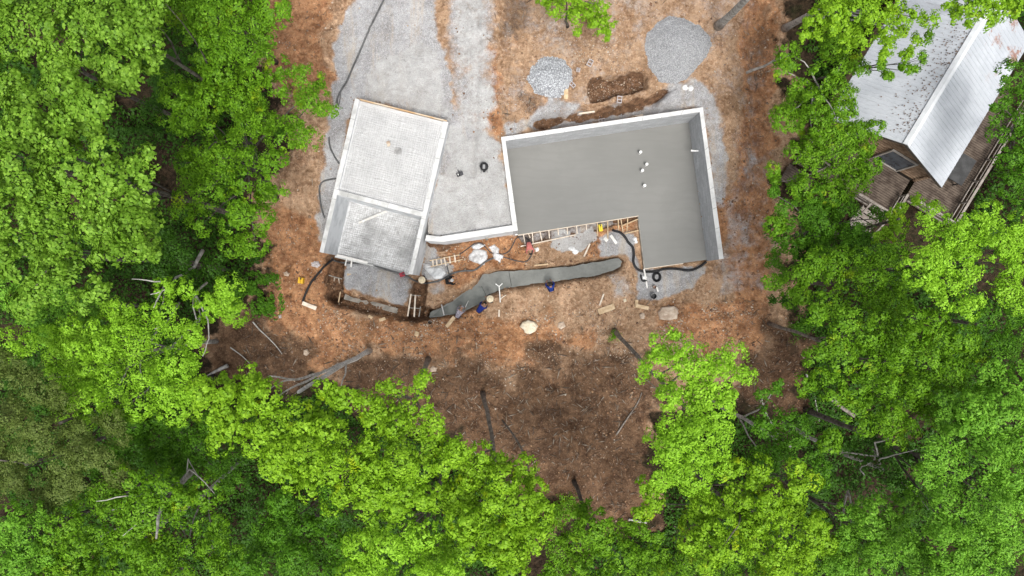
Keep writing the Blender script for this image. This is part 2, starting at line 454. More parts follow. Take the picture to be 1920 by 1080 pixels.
z_gravel = np.maximum(z_gravel, 0.62 * zone([[(835, -60), (935, -60), (930, 120), (935, 260), (850, 240), (840, 120)]], 1.9, 0.6, 0.8, 101))
z_gravel = np.maximum(z_gravel, 0.30 * zone([[(925, -60), (1450, -60), (1460, 560), (1360, 560), (1360, 190), (930, 240)]], 1.5, 0.8, 1.2, 103))
z_pale = 0.8 * zone([[(845, 240), (935, 265), (963, 425), (826, 446), (800, 440)], ], 2.1, 0.3, 0.6, 21)
z_pale = np.maximum(z_pale, 0.72 * zone([[(858, -60), (912, -60), (918, 120), (925, 280), (872, 290), (862, 120)], [(700, 120), (790, 60), (840, 150), (845, 225), (760, 200), (690, 185)]], 1.9, 0.5, 0.9, 25))
z_pale = np.maximum(z_pale, zone([[(1035, 447), (1095, 432), (1112, 420), (1122, 440), (1105, 458), (1090, 470), (1055, 472), (1035, 462)], [(1042, 436), (1052, 432), (1052, 444), (1040, 446)], [(1060, 433), (1070, 430), (1072, 441), (1060, 443)], [(800, 505), (830, 498), (838, 515), (815, 526), (800, 520)]], 0.0, 0.14, 0.35, 29, 1.6))
z_pale = np.maximum(z_pale, 0.5 * zone([[(800, 540), (830, 530), (840, 545), (815, 555)], [(1140, 515), (1180, 510), (1195, 555), (1150, 570)]], 0.0, 0.4, 0.5, 33))
z_clay = zone([[(510, -60), (618, -60), (615, 60), (630, 160), (560, 210), (510, 120)], [(500, 380), (590, 400), (600, 470), (640, 490), (640, 640), (520, 640), (490, 560)]], 1.0, 0.7, 1.2, 41)
z_clay = np.maximum(z_clay, zone([[(830, 452), (965, 440), (990, 460), (985, 500), (905, 512), (860, 545), (830, 530), (848, 505)], [(1108, 445), (1130, 430), (1132, 478), (1105, 480)], [(1185, 412), (1196, 408), (1197, 435), (1140, 432), (1145, 420)]], 0.0, 0.3, 0.5, 45))
z_clay = np.maximum(z_clay, 1.05 * zone([[(882, 180), (905, 180), (893, 290), (876, 330), (880, 250)], [(918, 100), (935, 100), (940, 260), (925, 260)], [(1390, -60), (1450, -60), (1450, 600), (1385, 600), (1370, 430), (1390, 200)], [(1350, 370), (1366, 370), (1372, 470), (1358, 470)]], 1.5, 0.4, 0.9, 49))
z_clay = np.maximum(z_clay, 1.0 * zone([[(640, 590), (1000, 600), (1100, 640), (1000, 680), (700, 660), (540, 700), (560, 600)], [(1220, 590), (1450, 560), (1440, 660), (1280, 640)], [(1120, 800), (1200, 800), (1180, 870), (1100, 860)]], 0.0, 0.8, 1.6, 53))
z_dark = zone([[(380, 570), (520, 600), (600, 690), (690, 665), (800, 670), (900, 680), (1100, 655), (1180, 640), (1230, 650), (1260, 1060), (380, 1060)], [(1430, 600), (1620, 560), (1640, 900), (1380, 900), (1380, 680)]], 0.0, 2.0, 2.6, 61)
z_dark = np.maximum(z_dark, 0.6 * zone([[(925, -60), (1010, -60), (1000, 60), (930, 80)], [(1400, 0), (1450, 0), (1450, 140), (1400, 160)], [(975, 170), (1010, 185), (1000, 215), (950, 230)], [(640, 600), (700, 590), (720, 620), (650, 640)]], 1.5, 0.8, 1.2, 65))
z_dark = np.maximum(z_dark, zone([[(968, 440), (1040, 428), (1130, 413), (1197, 403), (1197, 412), (1130, 428), (1040, 446), (985, 460)]], 0.0, 0.1, 0.15, 67, 1.6) * 1.7)
z_gravel = np.maximum(z_gravel, 0.52 * zone([[(968, 440), (1040, 428), (1130, 413), (1165, 408), (1165, 418), (1130, 428), (1040, 446), (985, 460)]], 0.0, 0.1, 0.15, 69, 1.6))
z_trench = zone([PIT], 1.5, 0.12, 0.25, 71, 1.6)
_nz = fbm(GX, GY, 1.6, 4, 75)
for pts, half, dep in TRENCH:
    z_trench = np.maximum(z_trench, 0.72 * sstep(half + 0.2, half - 0.1, sdl(GX, GY, W(pts)) + 0.25 * _nz))
z_trench = np.maximum(z_trench, 0.40 * sstep(0.30, 0.02, sdf(GX, GY, W(FOOT)) + 0.45 * _nz))
z_trench = np.maximum(z_trench, zone([[(1000, 229), (1020, 223), (1100, 210), (1160, 200), (1200, 188), (1245, 170), (1252, 172), (1225, 195), (1192, 206), (1140, 214), (1100, 222), (1020, 237), (1000, 236)]], 1.6, 0.22, 0.3, 79, 1.6) * 1.15)
z_trench = np.maximum(z_trench, 0.8 * zone([[(1150, 410), (1197, 403), (1197, 412), (1150, 418)], [(800, 455), (830, 452), (880, 448), (880, 456), (830, 470), (812, 470)]], 0.0, 0.15, 0.35, 83, 1.6))
z_litter = 1 - zone([clearing], 0.8, 1.5, 2.4, 91)
z_rock = zone([[(600, 590), (1000, 585), (1300, 560), (1420, 600), (1350, 660), (1000, 690), (700, 680), (560, 650)], [(935, 90), (1000, 200), (935, 250)], [(1080, 100), (1220, 90), (1250, 160), (1100, 150)]], 0.5, 1.0, 1.5, 95)

def grid_mesh(name, X, Y, Z):
    ny, nx = X.shape
    me = bpy.data.meshes.new(name)
    nv = nx * ny
    me.vertices.add(nv)
    me.vertices.foreach_set('co', np.stack([X, Y, Z], -1).astype(np.float32).ravel())
    idx = np.arange(nv).reshape(ny, nx)
    q = np.stack([idx[:-1, :-1], idx[:-1, 1:], idx[1:, 1:], idx[1:, :-1]], -1).reshape(-1, 4)
    me.loops.add(q.size); me.loops.foreach_set('vertex_index', q.ravel().astype(np.int32))
    me.polygons.add(len(q)); me.polygons.foreach_set('loop_start', np.arange(0, q.size, 4, dtype=np.int32))
    me.polygons.foreach_set('use_smooth', np.ones(len(q), bool))
    me.update(calc_edges=True); me.validate()
    return me
gme = grid_mesh('ground', GX, GY, HZ)
def set_attr(me, name, r, g, b):
    a = me.color_attributes.new(name, 'FLOAT_COLOR', 'POINT')
    a.data.foreach_set('color', np.stack([r, g, b, np.ones_like(r)], -1).astype(np.float32).ravel())
set_attr(gme, 'zone_a', z_gravel, z_clay, z_dark)
set_attr(gme, 'zone_b', z_pale, z_trench, z_litter)
set_attr(gme, 'zone_c', z_rock, z_rock * 0, z_rock * 0)

def ground_mat():
    t = NT('ground')
    A = t.sep(t.attr('zone_a').outputs['Color']); B = t.sep(t.attr('zone_b').outputs['Color']); C = t.sep(t.attr('zone_c').outputs['Color'])
    fine = t.noise(5.0, 8, 0.7); mid = t.noise(0.9, 6, 0.65); tiny = t.noise(22, 4, 0.7)
    edge = t.math('ADD', t.math('MULTIPLY', t.math('SUBTRACT', t.noise(2.4, 9, 0.75), 0.5), 1.0), t.math('MULTIPLY', t.math('SUBTRACT', t.noise(0.55, 4, 0.6), 0.5), 0.8))
    def m(w, lo=0.3, hi=0.6): return t.rng(t.math('ADD', w, t.math('MULTIPLY', edge, 1.0)), lo, hi)
    # dirt
    c = t.mix(t.rng(mid, 0.35, 0.65), (0.2340, 0.1353, 0.0770), (0.3740, 0.2464, 0.1540))
    c = t.mix(t.rng(fine, 0.42, 0.68), c, (0.4470, 0.3080, 0.2010))
    c = t.mix(t.math('MULTIPLY', t.rng(t.noise(1.7, 6, 0.7), 0.5, 0.72), 0.7), c, (0.1350, 0.0798, 0.0496))
    # orange and red clay
    cl = t.mix(t.rng(t.noise(1.4, 6, 0.65), 0.35, 0.65), (0.2179, 0.1010, 0.0502), (0.4256, 0.2220, 0.1116))
    cl = t.mix(t.math('MULTIPLY', t.rng(fine, 0.45, 0.72), 0.65), cl, (0.4798, 0.3020, 0.1688))
    cl = t.mix(t.math('MULTIPLY', t.rng(t.noise(2.6, 7, 0.75), 0.52, 0.70), 0.5), cl, (0.1320, 0.0610, 0.0328))
    c = t.mix(m(A[1], 0.10, 0.80), c, cl)
    # dark forest soil
    dk = t.mix(t.rng(t.noise(1.2, 7, 0.7), 0.35, 0.68), (0.0571, 0.0318, 0.0187), (0.1512, 0.0894, 0.0518))
    dk = t.mix(t.math('MULTIPLY', t.rng(t.noise(9, 6, 0.75), 0.50, 0.70), 0.65), dk, (0.2209, 0.1393, 0.0864))
    dk = t.mix(t.math('MULTIPLY', t.rng(t.noise(5, 6, 0.75), 0.52, 0.70), 0.6), dk, (0.0412, 0.0215, 0.0122))
    c = t.mix(m(A[2], 0.2, 0.85), c, dk)
    # stony chips in the dirt
    vcol = t.sep(t.voro(9, out='Color'))
    chips = t.math('MULTIPLY', t.rng(t.voro(9), 0.34, 0.2), t.rng(vcol[0], 0.55, 0.7))
    chips = t.math('MULTIPLY', chips, t.math('ADD', 0.25, t.math('MULTIPLY', C[0], 0.6)))
    c = t.mix(chips, c, t.mix(vcol[1], (0.32, 0.21, 0.14), (0.50, 0.39, 0.29)))
    # grey crushed gravel
    g = t.mix(t.rng(t.noise(0.6, 6, 0.7), 0.35, 0.68), (0.259, 0.252, 0.252), (0.440, 0.440, 0.447))
    vc = t.sep(t.voro(26, out='Color'))
    g = t.mix(t.math('MULTIPLY', t.rng(vc[0], 0.2, 0.9), 0.65), g, t.mix(vc[1], (0.172, 0.172, 0.178), (0.602, 0.602, 0.613)))
    sv = t.new('ShaderNodeMapping'); sv.inputs['Scale'].default_value = (1.3, 0.16, 1); t.l.new(t.tc.outputs['Object'], sv.inputs['Vector'])
    g = t.mix(t.math('MULTIPLY', t.rng(t.noise(0.9, 7, 0.7, sv.outputs[0], dist=0.4), 0.50, 0.66), 0.65), g, (0.44, 0.375, 0.30))
    g = t.mix(t.math('MULTIPLY', t.rng(t.noise(2.1, 7, 0.75), 0.52, 0.72), 0.55), g, (0.279, 0.237, 0.193))
    c = t.mix(m(A[0], 0.22, 0.78), c, g)
    # pale stone dust
    p = t.mix(t.rng(t.noise(1.1, 6, 0.7), 0.3, 0.7), (0.353, 0.349, 0.340), (0.487, 0.487, 0.483))
    p = t.mix(t.math('MULTIPLY', t.rng(vc[2], 0.3, 1.0), 0.4), p, (0.286, 0.277, 0.269))
    c = t.mix(t.math('MULTIPLY', m(B[0], 0.25, 0.75), 0.9), c, p)
    # freshly dug wet brown earth
    tr = t.mix(t.rng(t.noise(3, 7, 0.7), 0.35, 0.7), (0.0927, 0.0517, 0.0302), (0.2379, 0.1368, 0.0799))
    c = t.mix(m(B[1], 0.3, 0.62), c, tr)
    # leaf litter under the trees
    vl = t.sep(t.voro(7, out='Color'))
    li = t.mix(vl[0], (0.0184, 0.0133, 0.0081), (0.0540, 0.0357, 0.0216))
    li = t.mix(t.math('MULTIPLY', t.rng(t.noise(1.0, 6, 0.7), 0.45, 0.7), 0.6), li, (0.0194, 0.0255, 0.0081))
    c = t.mix(m(B[2], 0.3, 0.7), c, li)
    # blotches of damp, crusted and churned earth, less on the gravel and stone dust
    firm = t.math('SUBTRACT', 1.0, t.math('MULTIPLY', t.math('MAXIMUM', A[0], B[0]), 0.75))
    def blot(scale, lo, hi, mulc, k, dist=0.0):
        nonlocal c
        f = t.math('MULTIPLY', t.math('MULTIPLY', t.rng(t.noise(scale, 7, 0.7, dist=dist), lo, hi), k), firm)
        c = t.mix(f, c, t.mix(1.0, c, mulc, 'MULTIPLY'))
    blot(0.45, 0.50, 0.66, (1.35, 1.34, 1.36), 0.8, 0.6)
    blot(0.50, 0.50, 0.34, (0.62, 0.56, 0.50), 0.8, 0.8)
    blot(1.7, 0.52, 0.66, (1.45, 1.45, 1.45), 0.75, 1.0)
    blot(1.9, 0.48, 0.34, (0.50, 0.43, 0.38), 0.8, 1.0)
    blot(5.5, 0.54, 0.68, (1.6, 1.6, 1.6), 0.7)
    blot(6.5, 0.46, 0.33, (0.42, 0.37, 0.33), 0.75)
    # damp and dry fine mottling
    c = t.mix(t.math('MULTIPLY', t.rng(tiny, 0.5, 0.75), 0.35), c, t.mix(1.0, c, (1.5, 1.45, 1.4), 'MULTIPLY'))
    c = t.mix(t.math('MULTIPLY', t.rng(tiny, 0.5, 0.28), 0.45), c, t.mix(1.0, c, (0.5, 0.48, 0.46), 'MULTIPLY'))
    hgt = t.math('ADD', t.math('MULTIPLY', fine, 0.8), t.math('ADD', t.math('MULTIPLY', tiny, 0.35), t.math('MULTIPLY', t.voro(16), 0.4)))
    t.bump(hgt, 0.7, 0.12)
    return t.fin(c, 0.95, 0.15)
gme.materials.append(ground_mat())
ground = link('ground', gme)
tag(ground, 'bare construction clearing of clay, gravel and dark soil', 'ground', kind='structure')

_gx0, _gy0 = gx, gy
def gz(x, y):
    """ground height at a point"""
    i = min(max(int(np.searchsorted(gx, x)) - 1, 0), len(gx) - 2); j = min(max(int(np.searchsorted(gy, y)) - 1, 0), len(gy) - 2)
    u = (x - gx[i]) / (gx[i + 1] - gx[i]); v = (y - gy[j]) / (gy[j + 1] - gy[j])
    return float((HZ[j, i] * (1 - u) + HZ[j, i + 1] * u) * (1 - v) + (HZ[j + 1, i] * (1 - u) + HZ[j + 1, i + 1] * u) * v)
def G(px, py, dz=0.0):
    """photograph pixel -> point on the ground"""
    z = 0.0
    for _ in range(5):
        p = P(px, py, z); z = gz(p.x, p.y)
    p = P(px, py, z); p.z = z + dz
    return p

# ------------------------------------------------------------------ house foundation
hA, hB, hC, hD, hE, hF = [tuple(P(*q, ZT_H)[:2]) for q in ((939.5, 257), (1318, 201), (1357, 485), (1348.5, 486.5), (1312, 210), (948, 264))]
hG, hH = W([(971, 432), (962, 433.5)], ZT_H)
house = thing('house_foundation', P(1140, 340, 0), 'block basement walls open to the south round a smooth wet grey slab', 'foundation')
def wall_part(nm, pts, z0, z1, par, mats):
    b = MB(); b.prism(pts, z0, z1, 0, 1, False)
    a, q, c, d = [Vector((p[0], p[1], z1)) for p in pts]
    if (q - a).length < (c - q).length: a, q, c, d = q, c, d, a
    L = (q - a).length; rr = random.Random(int(L * 100)); t = rr.uniform(.5, 1.3)
    while t < L - .3:                                             # pour and form joints across the top
        k = t / L
        b.bar(a.lerp(q, k), d.lerp(c, k + rr.uniform(-.002, .002)), rr.uniform(.012, .03), .006, m=2)
        t += rr.choice((0.6, 1.2, 1.2, 2.4))
    return b.build(nm, mats, par)
wm = [M['block_face'], M['block_top'], M['joint_line']]
wall_part('wall', [hA, hB, hE, hF], -0.5, ZT_H, house, wm)
wall_part('wall', [hB, hC, hD, hE], -0.5, ZT_H - 0.004, house, wm)
wall_part('wall', [hA, hF, hG, hH], -0.5, ZT_H - 0.008, house, wm)
so = W([(971, 440), (1197, 404), (1209, 503), (1325, 487)])
b = MB(); b.prism([hF, hE, hD, so[3], so[2], so[1], so[0], hG], -0.32, 0.0, 0, 0)
b.build('slab', M['wet_slab'], house)
def V2(p, z): return Vector((p[0], p[1], z))
b = MB(); b.bar(V2(so[0], -0.13) + Vector((0, -0.03, 0)), V2(so[1], -0.13) + Vector((0, -0.03, 0)), 0.045, 0.30); b.build('form_board', M['pale_lumber'], house)
b = MB(); b.bar(V2(so[1], -0.13) + Vector((-0.03, 0, 0)), V2(so[2], -0.13) + Vector((-0.03, 0, 0)), 0.05, 0.29); b.build('form_board', M['grey_board'], house)
b = MB(); b.bar(V2(so[2], -0.14) + Vector((-0.03, -0.035, 0)), V2(so[2].__class__(so[2]), -0.14).lerp(V2(so[3], -0.14), 0.62) + Vector((0, -0.035, 0)), 0.045, 0.28); b.build('form_board', M['pale_lumber'], house)
# stub pipes cast into the slab and one through the east wall
pipe_lab = {0: 'white plumbing stub nearest the north wall of the wet slab', 1: 'white plumbing stub second from the north, farthest right of the four', 2: 'white plumbing stub third from the north wall on the slab', 3: 'white plumbing stub standing alone nearest the porch notch'}
for i, (x, y) in enumerate([(1199, 287.5), (1210.5, 310), (1202.5, 321.5), (1206.5, 349.5)]):
    c = P(x, y, 0)
    t = thing('stub_pipe', c, pipe_lab[i], 'pipe', 'white stub pipes in the wet slab')
    b = MB(); b.lathe([(0.075, -0.05), (0.075, 0.42), (0.058, 0.42), (0.058, 0.2)], c, 16); b.build('pipe', M['pvc'], t)
    b = MB(); b.lathe([(0.09, 0.34), (0.09, 0.44), (0.0, 0.455)], c, 16); b.build('cap', M['pvc'], t)
c = P(1303, 283, 1.2)
t = thing('wall_pipe', c, 'short white pipe stub poking out of the east block wall', 'pipe')
b = MB(); b.tube([c + Vector((0.25, 0, 0)), c + Vector((-0.2, 0.02, 0))], 0.05, 12); b.build('pipe', M['pvc'], t)
b = MB(); b.tube([c + Vector((-0.14, 0.02, 0)), c + Vector((-0.24, 0.02, 0))], 0.062, 12); b.build('collar', M['pvc'], t)

# ------------------------------------------------------------------ retaining wall between garage and house
ret = thing('retaining_wall', P(880, 445, 0), 'low bent white concrete wall holding the gravel between garage and house', 'wall')
b = MB(); b.prism(W([(799.5, 440.5), (824.5, 443.5), (962.2, 422)], ZT_R) + W([(963.6, 433.2), (829, 453.6), (797, 451)], ZT_R), -0.5, ZT_R, 0, 1, False)
b.build('wall', [M['garage_face'], M['block_top']], ret)
q0, q1 = P(911, 440.5, ZT_R), P(900, 470, 0)
b = MB(); b.bar(P(913, 446, 0.9), P(912.5, 449, 0.0), 0.16, 0.12); b.build('post', M['grey_board'], ret)

# ------------------------------------------------------------------ garage foundation
gar = thing('garage_foundation', P(710, 350, 0), 'two-bay white concrete foundation with mesh over white sheeting', 'foundation')
gm = [M['garage_face'], M['garage_top'], M['joint_line']]
gL = W([(666, 184), (599, 472.5), (606.8, 474.2), (674, 187)], ZT_G)
gR = W([(831.5, 227), (840.6, 229), (773.5, 515), (766, 513.8)], ZT_G)
gP = W([(633.5, 356), (794.5, 397.5), (792.5, 406.5), (631.5, 365)], ZT_G)
wall_part('wall', gL, -0.5, ZT_G, gar, gm)
wall_part('wall', gR, -0.5, ZT_G - 0.004, gar, gm)
wall_part('partition_wall', gP, -0.5, ZT_G - 0.008, gar, gm)
def patch(quad, nu, nv, zf, name, m, par, origin=None):
    a, bq, c, d = [np.array(q) for q in quad]
    u, v = np.meshgrid(np.linspace(0, 1, nu), np.linspace(0, 1, nv))
    XY = (a[None, None] * ((1 - u) * (1 - v))[..., None] + bq * (u * (1 - v))[..., None] + c * (u * v)[..., None] + d * ((1 - u) * v)[..., None])
    me = grid_mesh(name, XY[..., 0], XY[..., 1], zf(XY[..., 0], XY[..., 1], u, v))
    me.materials.append(m)
    return link(name, me, par, origin)
def sheet_mat():
    t = NT('white_sheeting')
    c = t.mix(t.rng(t.noise(0.8, 6, 0.65), 0.3, 0.7), (0.4536, 0.4536, 0.4572), (0.5598, 0.5598, 0.5598))
    c = t.mix(t.math('MULTIPLY', t.rng(t.noise(5, 6, 0.75), 0.5, 0.72), 0.45), c, (0.2871, 0.2871, 0.2907))
    c = t.mix(t.math('MULTIPLY', t.rng(t.noise(1.5, 7, 0.75), 0.58, 0.74), 0.6), c, (0.2268, 0.2232, 0.2151))
    t.bump(t.noise(14, 5), 0.5, 0.04)
    return t.fin(c, 0.5, 0.4)
M['sheet'] = sheet_mat()
def dirty_sheet_mat():
    t = NT('dirty_sheeting')
    c = t.mix(t.rng(t.noise(0.45, 6, 0.65), 0.33, 0.56), (0.36, 0.36, 0.365), (0.70, 0.705, 0.71))
    c = t.mix(t.math('MULTIPLY', t.rng(t.noise(4, 6, 0.75), 0.46, 0.68), 0.45), c, (0.28, 0.275, 0.27))
    c = t.mix(t.math('MULTIPLY', t.rng(t.noise(0.9, 7, 0.75), 0.54, 0.68), 0.6), c, (0.20, 0.195, 0.19))
    t.bump(t.noise(14, 5), 0.5, 0.04)
    return t.fin(c, 0.45, 0.45)
M['dirty_sheet'] = dirty_sheet_mat()
up_q = [tuple(P(*q, ZT_G)[:2]) for q in ((669, 186), (836, 228), (797, 401), (630, 361))]
NU = 41
def pillow(X, Y, u, v, nu, nv, amp):
    u = u + 0.010 * fbm(X, Y, 0.7, 3, 61); v = v + 0.010 * fbm(X, Y, 0.7, 3, 63)
    return amp * np.abs(np.sin(u * nu * math.pi)) ** 0.6 * np.abs(np.sin(v * nv * math.pi)) ** 0.6 * (0.2 + 1.4 * vnoise(X * 3, Y * 3, 3))
patch(up_q, 260, 280, lambda X, Y, u, v: 2.80 + pillow(X, Y, u, v, 36, 40, 0.022) + 0.02 * fbm(X, Y, 1.2, 3, 5), 'sheeting', M['sheet'], gar)
lowA = W([(628, 360), (798, 402)], ZT_G); lowB = W([(768, 514.6), (627, 480.6)])
low_q = [lowA[0], lowA[1], lowB[0], lowB[1]]
patch(low_q, 240, 200, lambda X, Y, u, v: -0.04 + pillow(X, Y, u, v, 36, 26, 0.026) + 0.05 * fbm(X, Y, 0.8, 4, 9), 'sheeting', M['dirty_sheet'], gar)
def wire(quad, nu, nv, z, rad, name, par, lo=0.03, hi=0.97):
    a, bq, c, d = [Vector((*q, z)) for q in quad]
    b = MB()
    rr = random.Random(5)
    def pt(u, v): return a * ((1 - u) * (1 - v)) + bq * (u * (1 - v)) + c * (u * v) + d * ((1 - u) * v)
    for i in range(nu + 1):
        u = lo + (hi - lo) * i / nu + rr.uniform(-.002, .002)
        b.tube([pt(u, lo + (hi - lo) * k / 8) + Vector((rr.uniform(-.045, .045), 0, rr.uniform(-.006, .02))) for k in range(9)], rad, 4)
    for i in range(nv + 1):
        v = lo + (hi - lo) * i / nv + rr.uniform(-.002, .002)
        b.tube([pt(lo + (hi - lo) * k / 8, v) + Vector((0, rr.uniform(-.045, .045), rr.uniform(-.006, .02) + rad * 2)) for k in range(9)], rad, 4)
    return b.build(name, M['steel'], par)
wire(up_q, 36, 40, 2.865, 0.0048, 'wire_mesh', gar, 0.05, 0.95)
wire(low_q, 36, 26, 0.055, 0.0065, 'wire_mesh', gar, 0.06, 0.97)
e0, e1 = P(675, 186, 3.0), P(838, 226.5, 3.0)
b = MB(); b.bar(Vector((e0.x, e0.y, 2.82)), Vector((e1.x, e1.y, 2.82)), 0.06, 0.34); b.build('form_board', M['orange_lumber'], gar)
e0, e1 = P(628.5, 481, 0.0), P(766, 514.4, 0.0)
b = MB(); b.bar(Vector((e0.x, e0.y, -0.03)), Vector((e1.x, e1.y, -0.03)), 0.10, 0.22); b.build('form_board', M['garage_top'], gar)
e0, e1 = P(632, 478.5, 0.0), P(690, 492.5, 0.0)
b = MB(); b.bar(Vector((e0.x, e0.y, 0.09)), Vector((e1.x, e1.y, 0.09)), 0.14, 0.05); b.build('screed_board', M['white_lumber'], gar)

# ------------------------------------------------------------------ gravel piles
def gravel_mat(name, lo, hi, sc):
    t = NT(name)
    v = t.sep(t.voro(sc, out='Color'))
    c = t.mix(v[0], lo, hi)
    c = t.mix(t.math('MULTIPLY', t.rng(t.voro(sc), 0.25, 0.65), 0.6), c, tuple(x * 0.35 for x in lo))
    c = t.mix(t.math('MULTIPLY', t.rng(t.noise(1.2, 6, 0.7), 0.45, 0.7), 0.3), c, tuple(x * 0.7 for x in hi))
    t.bump(t.voro(sc), 1.0, -0.05)
    return t.fin(c, 0.9, 0.25)
def pile(px, outline, hgt, peak, m, label, seed, rough):
    pts = [G(*q) for q in outline]
    c = G(*px); pk = G(*peak)
    xs = [p.x for p in pts]; ys = [p.y for p in pts]
    st = 0.05
    X, Y = np.meshgrid(np.arange(min(xs) - .3, max(xs) + .3, st), np.arange(min(ys) - .3, max(ys) + .3, st))
    rs = np.random.RandomState(seed)
    X = X + rs.uniform(-.4, .4, X.shape) * st; Y = Y + rs.uniform(-.4, .4, Y.shape) * st
    d = -sdf(X, Y, [(p.x, p.y) for p in pts]) + 0.10 + 0.13 * fbm(X, Y, 1.6, 4, seed)
    # slope height from the rim, rounded off at the peak, leaning to the peak
    q = np.hypot(X - pk.x, Y - pk.y); q = q / (q + np.maximum(d, 0) + 1e-6)
    prof = np.clip(1 - q, 0, 1)
    g0 = np.array([[gz(x, y) for x, y in zip(rx, ry)] for rx, ry in zip(X, Y)])
    Z = g0 + hgt * (1 - (1 - prof) ** 1.35) * sstep(-0.05, 0.35, d) + rs.uniform(-1, 1, X.shape) * rough + 0.05 * fbm(X, Y, 1.5, 3, seed + 3)
    Z = np.where(d < 0.04, g0 - 0.12, Z)
    keep = d > -0.04
    idx = -np.ones(X.shape, int); idx[keep] = np.arange(keep.sum())
    vs = np.stack([X[keep], Y[keep], Z[keep]], 1); fs = []
    for j in range(X.shape[0] - 1):
        for i in range(X.shape[1] - 1):
            f = (idx[j, i], idx[j, i + 1], idx[j + 1, i + 1], idx[j + 1, i])
            if min(f) >= 0: fs.append(f)
    mb = MB(); mb.grid(vs, fs)
    o = mb.build('gravel_pile', m, origin=(c.x, c.y, c.z))
    return tag(o, label, 'gravel pile')
pile((1032, 145), [(990, 150), (996, 128), (1012, 111), (1035, 105), (1058, 113), (1070, 132), (1073, 152), (1062, 172), (1048, 182), (1025, 181), (1002, 172)], 0.65, (1034, 143),
     gravel_mat('coarse_gravel', (0.343, 0.353, 0.373), (0.685, 0.706, 0.736), 13), 'smaller heap of coarse light grey stone beside the dug pit', 3, 0.035)
pile((1272, 92), [(1209, 88), (1216, 62), (1232, 42), (1255, 33), (1282, 34), (1310, 48), (1328, 66), (1332, 84), (1322, 108), (1300, 134), (1285, 150), (1260, 158), (1235, 150), (1218, 122)], 0.85, (1268, 84),
     gravel_mat('fine_gravel', (0.373, 0.378, 0.388), (0.584, 0.589, 0.605), 22), 'largest round heap of fine grey gravel in the clearing', 4, 0.022)

# ------------------------------------------------------------------ wet concrete footing
ft = thing('wet_footing', G(990, 520), 'freshly poured dark grey curved concrete footing strip in its trench', 'concrete footing')
def inset(pts, d):
    c = np.array(W(pts)); n = len(c); out = []
    area = sum(c[i][0] * c[(i + 1) % n][1] - c[(i + 1) % n][0] * c[i][1] for i in range(n))
    sg = 1 if area > 0 else -1
    for i in range(n):
        t = c[(i + 1) % n] - c[i - 1]; t = t / np.linalg.norm(t)
        nn = np.array([-t[1], t[0]]) * sg
        out.append(tuple(c[i] + nn * d))
    return out
fo = inset(FOOT, 0.02)
ftop = []
for (x0, y0), (x1, y1) in zip(fo, fo[1:] + fo[:1]):
    for k in range(8): ftop.append((x0 + (x1 - x0) * k / 8, y0 + (y1 - y0) * k / 8))
ftop = [(x + 0.09 * float(fbm(np.array(x), np.array(y), 2.2, 4, 8)), y + 0.09 * float(fbm(np.array(x), np.array(y), 2.2, 4, 18))) for x, y in ftop]
b = MB(); b.prism(ftop, -0.62, -0.36)
b.build('concrete', M['wet_footing'], ft, smooth=True)
M['joint'] = noisy('joint', (0.03, 0.03, 0.028), (0.05, 0.05, 0.047), 5, 0.9, 0.2)
b = MB(); b.prism(W([(886, 548), (897, 539), (904, 539), (912, 556), (906, 563), (896, 566)], -0.34), -0.5, -0.335); b.build('lift', M['wet_footing_dark'], ft)
b = MB(); b.prism(W([(903, 538), (905, 558), (896, 568), (880, 577), (855, 586), (825, 592), (812, 592), (826, 579), (846, 569), (870, 550), (894, 535)], -.35), -.5, -.352); b.build('lift', M['wet_footing_dark'], ft)
b = MB(); b.prism(W([(905, 518), (940, 511), (953, 510), (958, 534), (934, 538), (915, 553), (905, 536)], -0.345), -0.5, -0.348); b.build('lift', M['wet_footing'], ft)
for (p0, p1) in (((903, 537), (913, 557)), ((954, 508), (959, 536))):
    b = MB(); b.bar(P(*p0, -0.375), P(*p1, -0.375), 0.035, 0.05); b.build('joint_strip', M['joint'], ft)

